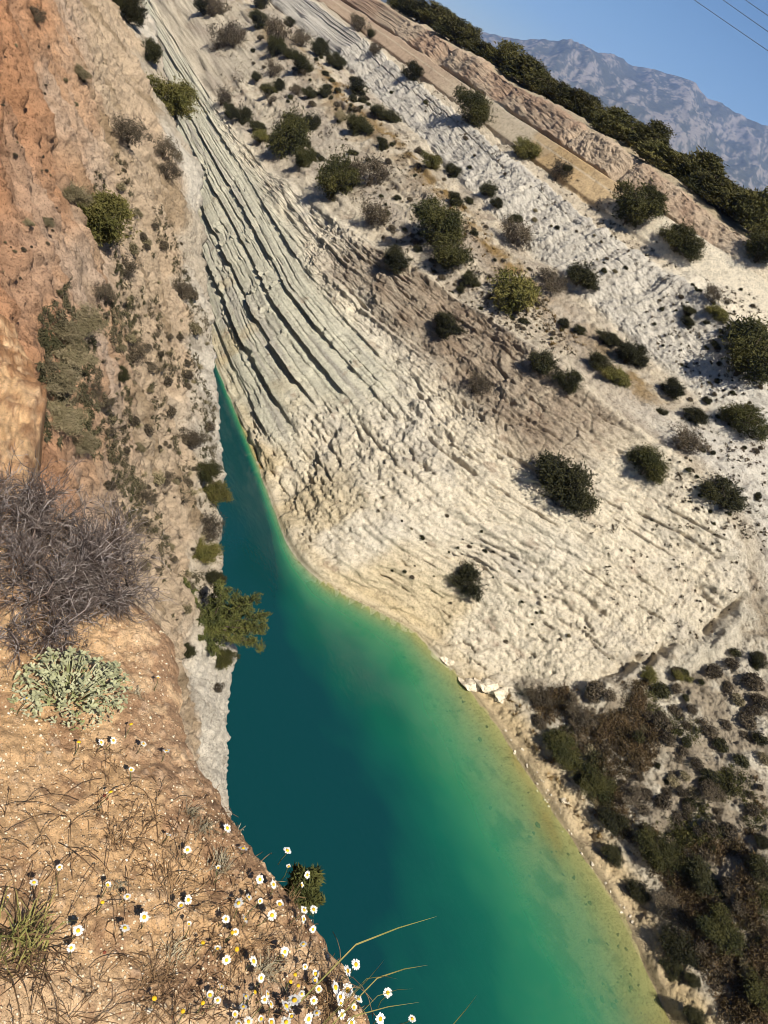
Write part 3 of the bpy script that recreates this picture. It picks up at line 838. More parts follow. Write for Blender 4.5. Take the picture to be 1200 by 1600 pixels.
SH = {'dark': [round_shrub(100 + k, M_DARK, 5 + k % 3) for k in range(6)],
      'olive': [round_shrub(120 + k, M_OLIVE, 6, 40, 0.022) for k in range(2)],
      'dry': [round_shrub(140 + k, M_DRY, 6, 30, 0.020, 0.35) for k in range(2)],
      'grey': [round_shrub(160 + k, M_GREY, 7, 34, 0.013, 0.25, 3.6) for k in range(3)],
      'pine': [pine_tree(180 + k, M_RIM) for k in range(5)],
      'bushpine': [round_shrub(200 + k, M_PINE, 8, 48, 0.019) for k in range(5)]}
count = {k: 0 for k in SH}
NAMES = {'dark': 'shrub', 'olive': 'shrub', 'dry': 'dry_shrub', 'grey': 'grey_shrub', 'pine': 'pine_tree', 'bushpine': 'pine_bush'}
CATS = {'dark': 'shrub', 'olive': 'shrub', 'dry': 'shrub', 'grey': 'shrub', 'pine': 'tree', 'bushpine': 'shrub'}
PXM = 1.0 / F_PX


def plant(kind, base, diam, label, group=None, height=1.0, lean=(0, 0)):
    fm, sm = SH[kind][count[kind] % len(SH[kind])]; count[kind] += 1
    e = empty(NAMES[kind], base, (lean[0], lean[1], random.uniform(0, 6.28)), (diam * random.uniform(0.93, 1.07), diam, diam * height))
    tag(e, label, CATS[kind], group)
    obj('crown' if kind == 'pine' else 'foliage', fm, e)
    obj('trunk' if kind == 'pine' else 'stem', sm, e)
    return e


def plant_px(px, py, d, kind, label, group=None, height=1.0, surf=SURF):
    """centre pixel and width in photograph pixels; the foot is found on the bank below the centre"""
    k = 0.16 * d
    h = hit(px - 0.515 * k, py + 0.857 * k, surf)
    if h is None: return None
    loc = h[0]; dep = loc.dot(FWD)
    return plant(kind, loc - Vector((0, 0, 0.03 * d * dep * PXM)), d * dep * PXM * 1.14, label, group, height)


# ---- shrubs and trees on the far bank: (centre x, centre y, width, kind, label, height factor)
G1 = 'shrubs on the far bank'
FAR = [
    (728, 912, 58, 'dark', 'lone dark round bush low on the pale rock face above the green shallows', 1.0),
    (872, 765, 94, 'dark', 'largest dark round bush on the pale face, alone under the brown band', 0.95),
    (742, 605, 50, 'dry', 'thin greyish bush in the middle of the brown rock band', 0.9),
    (697, 520, 50, 'dark', 'dark bush high on the brown rock band under the olive pine clump', 0.95),
    (618, 413, 50, 'dark', 'dark bush hanging at the lip of the bench beside the big pine clump', 0.9),
    (680, 368, 84, 'bushpine', 'broad olive pine bush at the bench edge, upper one of the clump', 0.95),
    (700, 405, 76, 'bushpine', 'broad olive pine bush at the bench edge, lower one of the clump', 0.8),
    (735, 440, 30, 'dark', 'small round bush right beside the big pine clump on the bench edge', 0.9),
    (795, 472, 80, 'olive', 'olive green bush standing in the golden grass of the bench track', 0.95),
    (846, 573, 50, 'dark', 'left of two touching dark bushes at the top of the brown band', 0.9),
    (886, 600, 46, 'dark', 'right of two touching dark bushes at the top of the brown band', 0.9),
    (1008, 730, 72, 'bushpine', 'dense green bush on the brown slope with a slanting outline', 0.8),
    (1066, 692, 58, 'dry', 'brownish grey bush beside the dense slanting green bush', 0.9),
    (1128, 775, 72, 'dark', 'spreading dark bush among small scrub dots above the fissured rock', 0.7),
    (1160, 665, 68, 'bushpine', 'rounded green bush on white slope below the red streak', 0.85),
    (1160, 568, 112, 'bushpine', 'biggest bushy pine on the white slope, casting a shadow beside red soil', 0.95),
    (1080, 652, 40, 'dark', 'small dark bush just above the brownish grey bush', 0.8),
    (1048, 612, 40, 'dark', 'dark bush on the white slope beside the tilted grey slab', 0.9),
    (1033, 645, 18, 'dark', 'tiny round bush below the bush beside the tilted grey slab', 0.9),
    (1103, 627, 16, 'dark', 'tiny round bush between red streak and tilted grey slab', 0.9),
    (938, 568, 52, 'dark', 'low spreading dark bush at the end of the bench track, larger half', 0.6),
    (980, 560, 52, 'dark', 'low spreading dark bush at the end of the bench track, upper half', 0.9),
    (962, 590, 50, 'olive', 'low greenish bush filling the end of the bench track', 0.6),
    (947, 531, 38, 'dark', 'low oval dark bush on pale ground above the end of the bench track', 0.7),
    (905, 519, 25, 'dark', 'right one of two small oval bushes in golden grass', 0.7),
    (881, 507, 22, 'dark', 'left one of two small oval bushes in golden grass', 0.8),
    (907, 436, 56, 'dark', 'dark bush against the fluted white scarp, right of a joined pair', 0.85),
    (862, 444, 54, 'dry', 'browner bush against the fluted white scarp, left of a joined pair', 0.8),
    (806, 370, 62, 'dry', 'brown spreading bush at the foot of the fluted white scarp', 0.8),
    (803, 347, 26, 'dark', 'small green bush behind the brown spreading bush', 0.9),
    (735, 183, 58, 'bushpine', 'round dark tree alone on the crest of the fluted scarp', 1.0),
    (820, 241, 44, 'olive', 'yellow-green bush on the shelf below the ochre band', 0.85),
    (872, 275, 46, 'dry', 'straggly dry bush at the foot of the ochre band', 0.9),
    (884, 268, 20, 'dark', 'small green bush inside the straggly dry bush', 0.9),
    (985, 335, 84, 'bushpine', 'large dark pine bush where the ochre band ends', 0.95),
    (1012, 315, 44, 'bushpine', 'smaller pine bush leaning on the red cap wall above the large one', 0.9),
    (1060, 382, 68, 'bushpine', 'pine bush on pale rubble at the end of the red cap wall', 0.8),
    (1114, 466, 38, 'dry', 'dark twiggy bush on white slope above two oval bushes', 0.9),
    (1074, 487, 25, 'dark', 'upper one of two oval bushes on the white slope', 0.7),
    (1074, 504, 27, 'dark', 'lower one of two oval bushes on the white slope', 0.7),
    (1120, 493, 38, 'olive', 'mottled bush on the white slope beside the two oval bushes', 0.7),
    (1118, 540, 18, 'dark', 'tiny bush on the bright path of the white slope', 0.7),
    (1188, 398, 70, 'bushpine', 'dark pine bush at the crest beside the reddish soil patch', 0.9),
    (760, 302, 28, 'dark', 'upright small bush on the lower scarp above another round one', 1.1),
    (776, 320, 24, 'dark', 'round small bush on the lower scarp', 0.8),
    (709, 318, 24, 'dark', 'upright small bush at the scarp foot near the bench track', 1.1),
    (732, 316, 16, 'dark', 'tiny bush at the scarp foot near the bench track', 0.8),
    (642, 119, 34, 'dark', 'dark bush with a long shadow on the upper scarp', 1.0),
    (556, 205, 38, 'bushpine', 'dark bush on the bench below the track, beside smaller scrub', 1.0),
    (487, 198, 30, 'dark', 'rounded bush on the scree beside a taller narrow one', 1.1),
    (456, 194, 30, 'dark', 'taller narrow bush on the scree beside a rounded one', 1.1),
    (508, 149, 24, 'dark', 'small bush at the track between larger dark bushes', 1.0),
    (598, 227, 22, 'dark', 'tiny dark bush on the scree below the track', 0.8),
    (675, 257, 34, 'olive', 'greenish bush at the track edge, joined to a darker one', 0.8),
    (705, 270, 30, 'dark', 'darker bush at the track edge, joined to a greenish one', 0.8),
    (558, 142, 34, 'dark', 'dark bush on the far part of the track', 0.9),
    (590, 178, 34, 'dark', 'dark low bush along the track, first of a joined row', 0.8),
    (612, 187, 30, 'dark', 'dark low bush along the track, second of a joined row', 0.8),
    (580, 282, 58, 'dry', 'dark brown conical bush beside the big leaning pine', 1.05),
    (523, 300, 68, 'bushpine', 'leaning dark pine casting a long shadow over the bench lip', 1.35),
    (446, 238, 64, 'bushpine', 'dark pine at the top of the slab ledges with a shadow down the rock', 1.4),
    (472, 256, 36, 'bushpine', 'smaller dark pine beside the one above the slab ledges', 1.2),
    (585, 343, 58, 'dry', 'greyish green bush on the bench between the leaning pine and the pine clump', 0.9),
    (500, 82, 36, 'dark', 'dark bush on the far bench beside the upper scarp', 0.9),
    (525, 102, 30, 'dark', 'dark bush on the far track at the scarp foot', 0.9),
    (470, 110, 36, 'bushpine', 'dark bush on the far scree, pair of a brown one', 1.0),
    (472, 68, 34, 'dry', 'brown bush on the far scree, pair of a dark one', 1.0),
    (432, 62, 42, 'dry', 'brown dark bush on the distant scree near the upper edge', 1.2),
    (425, 115, 34, 'dry', 'dark scrubby bush on the distant scree', 1.0),
    (405, 40, 32, 'dark', 'dark bush on the distant bench above the slab ledges', 1.0),
    (451, 38, 20, 'dark', 'small round bush on the distant white rock', 0.9),
    (562, 45, 32, 'dry', 'dark bush on the distant upper scarp crest', 0.9),
    (580, 57, 20, 'dark', 'small green bush on the distant upper scarp crest', 0.9),
    (586, 82, 24, 'dry', 'reddish dry bush on the distant upper scarp', 1.0),
    (342, 72, 40, 'dry', 'dark bushy strip at the head of the distant gully', 1.3),
    (322, 18, 36, 'dark', 'dark bush on the distant ledges high above the water', 1.2),
    (378, 188, 30, 'dark', 'dark bush at the head of the slab ledges', 1.1),
    (347, 160, 34, 'dry', 'brownish bush at the head of the slab ledges', 1.1),
    (360, 180, 26, 'dark', 'small bush between two bushes at the head of the slab ledges', 1.0),
    (400, 200, 30, 'dark', 'low dark bush beside the yellow tuft above the slab ledges', 0.7),
    (410, 218, 34, 'olive', 'yellow-green tuft above the slab ledges', 0.7),
    (333, 21, 36, 'dry', 'dusky bush on the distant ledges beside the head of the gully', 1.2),
    (367, 67, 38, 'dry', 'dusky broad bush on the distant ledges below the gully head', 1.2),
    (404, 8, 34, 'dark', 'dark bush on the most distant part of the bench', 1.2),
    (429, 84, 30, 'bushpine', 'dark bush on the distant scree between brown ones', 1.2),
    (452, 88, 24, 'dark', 'low dark bush touching the one between brown bushes on the distant scree', 1.0),
    (402, 124, 18, 'dark', 'tiny dark bush on the distant scree edge', 1.0),
    (420, 146, 26, 'bushpine', 'dark bush on the scree, left half of a small pair', 1.0),
    (436, 138, 22, 'dark', 'dark bush on the scree, right half of a small pair', 1.0),
    (425, 161, 22, 'dry', 'brown little bush under the small pair on the scree', 1.0),
    (464, 145, 24, 'dry', 'faint brown bush on the scree beside the track', 0.9),
    (484, 150, 22, 'dark', 'little dark bush on the scree beside the track', 0.9),
    (533, 186, 24, 'grey', 'grey tuft on the scree below the track', 0.9),
    (560, 40, 20, 'dark', 'little dark bush high on the distant scarp', 1.0),
    # apron at the right, above the shallows
    (1180, 1035, 34, 'dark', 'dark green bush at the end of the gully shadow', 0.9),
    (1188, 1358, 52, 'dark', 'dark bush in a bare white patch of the scrubby slope', 0.8),
    (1190, 1315, 28, 'dark', 'smaller dark bush above the white patch of the scrubby slope', 0.8),
    (1112, 1325, 18, 'dark', 'small round bush on the pale streak of the scrubby slope', 0.8),
    (878, 1170, 74, 'bushpine', 'large dark bush mass nearest the gully at the shallows', 0.6),
    (930, 1215, 64, 'bushpine', 'dark green bush above the stony shore, wide and flat', 0.6),
    (905, 1110, 52, 'dry', 'brown bush at the lower end of the gully', 0.7),
    (850, 1090, 48, 'dry', 'rusty brown bush at the gully mouth', 0.7),
    (958, 1280, 56, 'dark', 'dark bush on the bank above the thin beach', 0.6),
    (955, 1335, 36, 'dark', 'small dark bush at the bank edge over the yellow sand', 0.8),
    (1030, 1330, 74, 'bushpine', 'broad dark bush in the middle of the scrubby slope', 0.6),
    (1095, 1365, 66, 'dark', 'dark bush beside the broad one on the scrubby slope', 0.6),
    (993, 1388, 44, 'dark', 'dark rounded bush above the shore notch', 0.8),
    (1050, 1420, 62, 'dry', 'brown heath bush on the middle of the scrubby slope', 0.6),
    (1060, 1475, 66, 'dark', 'black-green bush over the pale bank near the shore', 0.7),
    (1048, 1515, 34, 'dark', 'round dark bush right at the bank edge near the shore', 0.9),
    (1080, 1533, 22, 'dark', 'very small round bush on the white bank patch near the shore', 0.9),
    (1130, 1455, 76, 'bushpine', 'wide dark bush on the lower scrubby slope', 0.6),
    (1185, 1540, 66, 'bushpine', 'dark bush at the lowest part of the scrubby slope', 0.6),
    (1085, 1590, 40, 'dark', 'dark bush by the sandy spit at the shore', 0.7),
    (1120, 1240, 40, 'dry', 'dry reddish bush beside the pale bare streak', 0.6),
    (1000, 1245, 56, 'dry', 'brown bush between pale patches above the shore', 0.6),
    (1060, 1055, 30, 'olive', 'small green bush under the gully wall', 0.7),
    (1013, 1055, 32, 'olive', 'green bush on the lip of the gully', 0.7),
]
for (px, py, d, kind, lab, hf) in FAR:
    plant_px(px, py, d, kind, lab, G1, hf)

# ---- the row of pines along the rim
RIM = [(628, 8, 40), (655, 22, 50), (684, 34, 52), (712, 48, 46), (735, 58, 40), (762, 82, 50), (792, 100, 54), (820, 120, 56), (848, 140, 58), (878, 160, 50), (905, 178, 46), (932, 193, 44),
       (958, 200, 50), (985, 216, 52), (1008, 228, 74), (1036, 246, 66), (1062, 262, 62), (1088, 283, 66), (1115, 296, 62), (1142, 305, 66), (1170, 314, 62), (1198, 322, 64),
       (1020, 218, 50), (1100, 275, 50), (1150, 292, 50), (840, 122, 44), (700, 30, 44)]
RC = profile(np.arange(-60, 600.0, 1.0))[:, 9]
for k, (px, py, d) in enumerate(RIM):
    dv = pix(px, py); off = 5.0 + 2.2 * (k % 3) + (4 if k > 21 else 0)
    t = 60.0
    for _ in range(40):                                   # walk along the view bearing until it is `off` behind the rim
        x_r = np.interp(dv.y * t, np.arange(-60, 600.0), RC[:, 0]); t += (x_r + off - dv.x * t) * 0.5 / max(dv.x, 0.2)
    g = down(dv.x * t, dv.y * t)
    if g is None: continue
    hgt = max(4.2, (dv.z * t - g.z) + 0.5 * d * t * PXM)
    hgt *= random.uniform(0.62, 1.15); wid_ = d * t * PXM * random.uniform(0.95, 1.3)
    plant('pine', g, wid_ * 1.15, 'dark pine in the unbroken row along the rim of the far bank', 'pines along the rim', hgt / (wid_ * 1.2))

# ---- plants on the near cliff
G2 = 'plants on the near cliff'
NEAR = [
    (160, 360, 96, 'olive', 'big yellow-green bush on the orange earth cliff', 0.9),
    (172, 330, 60, 'olive', 'upper yellow-green bush joined to the big one on the orange cliff', 0.8),
    (198, 425, 48, 'dry', 'dark brown bush just below the big yellow-green bush', 0.9),
    (120, 310, 46, 'grey', 'dry grey tussock beside the big yellow-green bush', 0.8),
    (203, 215, 54, 'dry', 'dark twiggy bush in the middle of the orange cliff', 1.0),
    (275, 168, 70, 'olive', 'olive bush at the edge of the orange cliff above the slab ledges', 0.9),
    (258, 240, 46, 'dry', 'brown bush at the edge of the orange cliff below the olive one', 1.0),
    (262, 275, 40, 'dry', 'brown bush hanging down the rocky edge of the orange cliff', 1.0),
    (235, 90, 34, 'dark', 'dark bush on the far shaded edge of the orange cliff', 1.2),
    (205, 30, 44, 'dark', 'dark bush at the far end of the orange cliff', 1.3),
    (190, 10, 30, 'dark', 'dark upright bush beyond the far end of the orange cliff', 1.3),
    (212, 558, 52, 'dry', 'dark twiggy bush on the buff lower cliff', 1.0),
    (190, 590, 26, 'dark', 'narrow dark bush on the buff lower cliff', 1.2),
    (287, 462, 34, 'dry', 'brown bush at the top of the white rock band', 1.1),
    (160, 460, 38, 'dry', 'brown tussock in a groove of the buff cliff', 0.9),
    (298, 690, 40, 'dry', 'dry brown bush low on the cliff above the water edge', 1.0),
    (322, 742, 46, 'bushpine', 'green bush leaning over the water from the cliff foot', 0.9),
    (332, 775, 50, 'olive', 'light green bush over the water, upper one of the cliff-foot clump', 0.9),
    (330, 825, 50, 'dry', 'brown bush over the water, middle one of the cliff-foot clump', 0.9),
    (322, 868, 44, 'olive', 'olive bush over the water, lowest one of the cliff-foot clump', 0.9),
    (335, 905, 30, 'dark', 'small dark bush just above the overhanging pine', 0.9),
    (352, 1030, 34, 'bushpine', 'small green bush under the overhanging pine', 0.9),
    (338, 1075, 22, 'dry', 'small brown bush on the grey rock over the water', 0.9),
    (290, 1020, 26, 'dark', 'small dark bush on the rock left of the overhanging pine', 0.9),
    (230, 775, 26, 'dry', 'thin dry bush on the pale lower cliff', 0.9),
    (260, 750, 30, 'dry', 'thin brown bush in a groove of the pale lower cliff', 0.9),
    (75, 352, 26, 'grey', 'small dry tussock with a shadow on the orange earth', 0.8),
    (128, 118, 26, 'grey', 'thin grey tussock with a dark shadow high on the orange earth', 0.9),
    (45, 350, 16, 'grey', 'tiny grey tuft on the orange earth', 0.8),
    (60, 30, 30, 'dry', 'dark tuft at the top of the orange earth', 1.0),
    (105, 520, 64, 'grey', 'grey-green tussock in the mat on the buff cliff, upper one', 0.6),
    (135, 500, 66, 'grey', 'grey-green tussock in the mat on the buff cliff, widest one', 0.6),
    (92, 590, 71, 'grey', 'grey-green tussock in the mat on the buff cliff, middle one', 0.6),
    (120, 560, 60, 'grey', 'grey-green tussock in the mat on the buff cliff, right one', 0.6),
    (100, 650, 69, 'grey', 'grey-green tussock in the mat on the buff cliff, lower one', 0.6),
    (130, 690, 49, 'grey', 'grey-green tussock at the bottom of the mat behind the dead shrub', 0.6),
    (165, 630, 34, 'dry', 'dry brown tussock beside the grey-green mat', 0.8),
    (150, 610, 30, 'dry', 'small dry tussock beside the grey-green mat', 0.8),
]
for (px, py, d, kind, lab, hf) in NEAR:
    plant_px(px, py, d, kind, lab, G2, hf, [near_cliff])

# ---- small scrub in numbers
scrub_meshes = []
for k, mt in enumerate((M_DARK, M_DRY, M_DARK, M_GREY, M_DRY)):
    rng = np.random.RandomState(300 + k)
    p, o = crown_points(rng, [(0, 0, 0.25, 0.42, 0.42, 0.35), (0, 0, 0.2, 0.25, 0.25, 0.2)], 15, 0.13)
    p = p[np.linalg.norm(p - np.array([0, 0, 0.22]), axis=1) < 0.52]
    v, f = leaf_cloud(p, 0.05, rng, 1.6)
    scrub_meshes.append(mesh_np('scrub', v, f, mt))


scrub_meshes += [tuft_mesh('tussock', 330 + k, M_GREY if k else M_DRY, 90, 0.55, 0.6, 0.03, 0.8) for k in range(2)]


def in_poly(x, y, poly):
    c = False; n = len(poly)
    for i in range(n):
        (x1, y1), (x2, y2) = poly[i], poly[i - 1]
        if (y1 > y) != (y2 > y) and x < (x2 - x1) * (y - y1) / (y2 - y1) + x1: c = not c
    return c


def scatter(poly, n, lo, hi, label, group, kinds, surf, cat='shrub', name='scrub_tuft', meshes=None, dry=-99):
    xs = [p[0] for p in poly]; ys = [p[1] for p in poly]; k = 0; tries = 0
    while k < n and tries < n * 30:
        tries += 1
        x, y = random.uniform(min(xs), max(xs)), random.uniform(min(ys), max(ys))
        if not in_poly(x, y, poly): continue
        h = hit(x, y, surf)
        if h is None or h[0].z < WATER_Z + dry: continue
        d = h[0].dot(FWD); s = random.uniform(lo, hi) * random.uniform(0.7, 1.2) * d * PXM
        o = obj(name, random.choice([(meshes or scrub_meshes)[i] for i in kinds]))
        o.location = h[0] - Vector((0, 0, 0.08 * s)); o.scale = (s, s * random.uniform(0.8, 1.2), s * random.uniform(0.7, 1.0)); o.rotation_euler = (0, 0, random.uniform(0, 6.28))
        tag(o, label, cat, group); k += 1


scatter([(420, 30), (560, 130), (820, 400), (900, 560), (800, 520), (640, 420), (470, 230), (380, 110)], 130, 7, 15,
        'small scrub tuft dotting the pale scree of the bench', 'scrub dots on the bench', (0, 1, 2), [far_wall])
scatter([(1040, 430), (1190, 440), (1200, 640), (1200, 820), (1080, 830), (1040, 700), (1090, 600), (1010, 520)], 75, 5, 12,
        'small dark scrub dot on the white slope above the fissured rock', 'scrub dots on the white slope', (0, 1, 2), [far_wall])
scatter([(800, 1085), (1000, 1065), (1195, 1000), (1195, 1590), (1080, 1590), (960, 1380)], 150, 12, 30,
        'low heath tuft in the brown cover of the scrubby slope', 'heath on the scrubby slope', (0, 1, 1, 3, 4), [far_wall], 'shrub', 'heath_tuft', None, 2.6)
scatter([(540, 850), (700, 960), (850, 1040), (1000, 1040), (880, 900), (700, 800), (520, 760)], 40, 4, 9,
        'tiny tuft rooted in cracks of the pale face', 'tufts in the pale face', (1, 2, 3), [far_wall])
scatter([(600, 100), (760, 240), (1000, 420), (960, 440), (760, 290), (600, 150)], 22, 5, 11,
        'tiny tuft on the fluted scarp', 'tufts on the scarp', (0, 1, 3), [far_wall])
scatter([(170, 240), (270, 300), (330, 560), (330, 800), (290, 1000), (230, 900), (150, 760), (160, 480)], 130, 8, 26,
        'dry tuft clinging to the buff lower part of the near cliff', 'tufts on the near cliff', (1, 3, 5, 4, 6), [near_cliff], 'grass', 'cliff_tuft')
scatter([(0, 60), (150, 40), (230, 260), (150, 300), (60, 480), (0, 500)], 40, 3, 8,
        'tiny tuft on the bare orange earth', 'tufts on the orange earth', (1, 3, 4), [near_cliff], 'grass', 'cliff_tuft')
straw_meshes = [tuft_mesh('straw_tuft', 400 + k, M_STRAW, 26, 0.45, 0.6, 0.05) for k in range(3)]
scatter([(490, 90), (560, 150), (700, 290), (860, 470), (930, 560), (880, 560), (780, 450), (640, 270), (500, 120)], 120, 8, 18,
        'tuft of golden dry grass along the bench track', 'golden grass on the track', (0, 1, 2), [far_wall], 'grass', 'grass_tuft', straw_meshes)
scatter([(790, 1090), (840, 1080), (880, 1180), (960, 1310), (1000, 1380), (960, 1370), (830, 1180)], 40, 14, 28,
        'tuft of dry reed-like grass along the stony shore', 'dry grass along the shore', (0, 1, 2), [far_wall], 'grass', 'grass_tuft', straw_meshes)


# ---- dots of low scrub on bench, shelf and slope: too many and too small to pick apart
rng = np.random.RandomState(57); dots = []
for poly, n_ in (([(400, 20), (560, 130), (820, 400), (900, 560), (800, 520), (640, 420), (470, 230), (330, 90)], 900), ([(1040, 430), (1190, 440), (1200, 860), (1040, 800), (1090, 600), (990, 520)], 320),
                 ([(620, 90), (1000, 350), (1100, 450), (960, 400), (780, 270), (640, 150)], 160), ([(290, 0), (430, 0), (520, 180), (400, 240)], 300), ([(900, 800), (1200, 830), (1200, 950), (1000, 1040)], 120)):
    k = 0
    while k < n_:
        x, y = rng.uniform(290, 1200), rng.uniform(0, 1040)
        if not in_poly(x, y, poly) or float(noise(np.array([x * 0.03]), np.array([y * 0.03]), 6)[0]) < rng.uniform(-0.7, 0.3): continue
        h = hit(x, y, [far_wall]); k += 1
        if h: dots.append((h[0], rng.uniform(2.5, 7.5) * h[0].dot(FWD) * PXM))
dv_ = np.concatenate([np.array(c_) + rng.normal(size=(26, 3)) * np.array([0.3, 0.3, 0.22]) * s_ + np.array([0, 0, 0.2 * s_]) for c_, s_ in dots])
v, f = leaf_cloud(dv_, 0.075, rng, 1.5)
M_DOT = plain('low_scrub', (0.060, 0.050, 0.028), 0.4, 0.35, hue=(0.13, 0.095, 0.06), transl=0.1)
tag(obj('low_scrub', mesh_np('low_scrub', v, f, M_DOT)), 'countless low scrub dots on the benches of the far bank', 'scrub', None, 'stuff')

# ---- dry growth in the grooves of the near cliff, one mass
rng = np.random.RandomState(58); grow = []
poly = [(150, 240), (270, 240), (335, 560), (340, 900), (300, 1000), (215, 900), (150, 720), (60, 690), (60, 480), (130, 420)]
while len(grow) < 1250:
    x, y = rng.uniform(60, 340), rng.uniform(240, 1000)
    if not in_poly(x, y, poly): continue
    mat_d = math.exp(-(((x - 110) / 55) ** 2 + ((y - 585) / 105) ** 2))
    if float(fbm(np.array([(x - 0.25 * y) * 0.05]), np.array([y * 0.014]), 3, 14)[0]) + 0.9 * mat_d < rng.uniform(0.0, 0.6): continue
    h = hit(x, y, [near_cliff])
    if h: grow.append((h[0], rng.uniform(3, 9) * h[0].dot(FWD) * PXM))
gv = np.concatenate([np.array(c_) + rng.normal(size=(30, 3)) * np.array([0.25, 0.25, 0.5]) * s_ + np.array([0.1, 0, 0]) * s_ for c_, s_ in grow])
v, f = leaf_cloud(gv, 0.028, rng, 3.2, np.tile([[0.3, 0, -0.6]], (len(gv), 1)))
M_GROW = plain('groove_growth', (0.17, 0.135, 0.085), 0.4, 0.6, hue=(0.085, 0.08, 0.038), transl=0.1)
tag(obj('groove_growth', mesh_np('groove_growth', v, f, M_GROW)), 'dry grey-green growth matted in the grooves of the near cliff', 'growth', None, 'stuff')

# ---- the heath cover of the apron: a mass nobody could count
rng = np.random.RandomState(55); hv, hf_, hn = [], [], 0
hc = []
poly = [(775, 1085), (1000, 1065), (1200, 1000), (1200, 1600), (1075, 1600), (960, 1390), (860, 1240)]
while len(hc) < 3000:
    x, y = rng.uniform(770, 1200), rng.uniform(1000, 1600)
    dens = 0.85 - 1.5 * max(0.0, ((x - 820) * 0.72 - (y - 1080) * 0.62) / 260) + 0.8 * float(noise(np.array([x * 0.022]), np.array([y * 0.022]), 8)[0])
    if not in_poly(x, y, poly) or rng.rand() > dens: continue
    h = hit(x, y, [far_wall])
    if h and h[0].z > WATER_Z + 2.6 + rng.uniform(0, 1): hc.append(h[0])
for c_ in hc:
    s_ = rng.uniform(0.25, 0.65); n_ = 42
    hv.append(np.array(c_) + rng.normal(size=(n_, 3)) * np.array([0.5, 0.5, 0.35]) * s_ + np.array([0, 0, 0.25 * s_]))
ol = np.array([float(noise(np.array([c_.y * 0.25]), np.array([c_.x * 0.25]), 18)[0]) > 0.28 and c_.z < -38 for c_ in hc])
ho = np.concatenate([q for q, m in zip(hv, ol) if m]); hv = np.concatenate([q for q, m in zip(hv, ol) if not m])
v, f = leaf_cloud(ho, 0.065, rng, 1.8, np.tile([[0, 0, 0.6]], (len(ho), 1)))
tag(obj('olive_scrub_cover', mesh_np('olive_scrub_cover', v, f, M_PINE)), 'dark olive scrub cover in patches over the lower right slope', 'scrub', None, 'stuff')
v, f = leaf_cloud(hv, 0.065, rng, 2.2, np.tile([[0, 0, 0.6]], (len(hv), 1)))
M_HEATH = plain('heath', (0.19, 0.125, 0.062), 0.4, 0.5, hue=(0.075, 0.055, 0.025), transl=0.1)
tag(obj('heath_cover', mesh_np('heath_cover', v, f, M_HEATH)), 'brown heath cover over the lower right slope', 'heath', None, 'stuff')

# ---- stones on the shore
def rock_mesh(name, seed, mat, sub=2, rough=0.0):
    rng = np.random.RandomState(seed)
    import bmesh
    bm = bmesh.new(); bmesh.ops.create_icosphere(bm, subdivisions=sub, radius=0.5)
    pl = [(Vector(rng.normal(size=3)).normalized(), rng.uniform(0.17, 0.36)) for _ in range(11)]
    for v in bm.verts:
        for nrm, dd in pl:
            q = v.co.dot(nrm)
            if q > dd: v.co -= nrm * (q - dd)
        if rough:
            from mathutils import noise as mnoise
            q = v.co * 3.0 + Vector((seed, 0, 0)); f_ = mnoise.fractal(q, 0.9, 2.1, 5) + 0.8 * math.floor(2.5 * mnoise.noise(q * 0.9)) / 2.5
            v.co += v.co.normalized() * f_ * rough
        else:
            v.co += Vector(rng.normal(size=3)) * 0.012
        v.co.z *= 0.7
    me = bpy.data.meshes.new(name); bm.to_mesh(me); bm.free(); me.materials.append(mat); return me


shore_stones = [rock_mesh('boulder', 500 + k, M_STONE) for k in range(4)]
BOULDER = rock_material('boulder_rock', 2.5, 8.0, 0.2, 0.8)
for n_ in BOULDER.node_tree.nodes:
    if n_.type == 'ATTRIBUTE': bmat_attr = n_
rgb_ = BOULDER.node_tree.nodes.new('ShaderNodeRGB'); rgb_.outputs[0].default_value = (0.64, 0.565, 0.44, 1)
for l_ in list(bmat_attr.outputs['Color'].links): BOULDER.node_tree.links.new(rgb_.outputs[0], l_.to_socket)
big_stones = [rock_mesh('boulder', 540 + k, BOULDER, 4, 0.11) for k in range(4)]
bed_stones = [rock_mesh('sunken_stone', 520 + k, M_BEDSTONE) for k in range(4)]
BIG = [(740, 1062, 46, 'angular pale boulder with a dark cleft at the gully mouth'), (768, 1064, 52, 'pale boulder block behind the angular one at the gully mouth'), (703, 1030, 26, 'rounded pale boulder on the shore before the gully mouth'),
       (800, 1078, 46, 'low pale boulder on the scrubby side of the gully mouth'), (870, 1205, 20, 'pale boulder on the thin beach under dark bushes'), (885, 1250, 16, 'pale stone block on the thin beach'), (935, 1290, 18, 'white stone on the bank above the thin beach')]
for (px, py, d, lab) in BIG:
    h = hit(px, py, [far_wall])
    s = d * h[0].dot(FWD) * PXM
    o = obj('boulder', random.choice(big_stones)); o.location = h[0] - Vector((0, 0, 0.22 * s)); o.scale = (s * 1.2, s, s * 1.1); o.rotation_euler = (0, 0, random.uniform(0, 6))
    tag(o, lab, 'boulder')
scatter([(780, 1130), (820, 1170), (900, 1300), (1000, 1450), (990, 1455), (880, 1300), (790, 1160)], 45, 3, 9, 'pale stone lying along the thin beach', 'stones along the beach', (0, 1, 2, 3), [far_wall, bedo], 'stone', 'stone', shore_stones)
scatter([(560, 970), (700, 1060), (790, 1170), (1000, 1500), (1040, 1595), (820, 1595), (800, 1400), (700, 1150)], 120, 3, 11, 'dark stone lying under the clear green shallows', 'sunken stones', (0, 1, 2, 3), [bedo], 'stone', 'sunken_stone', bed_stones)

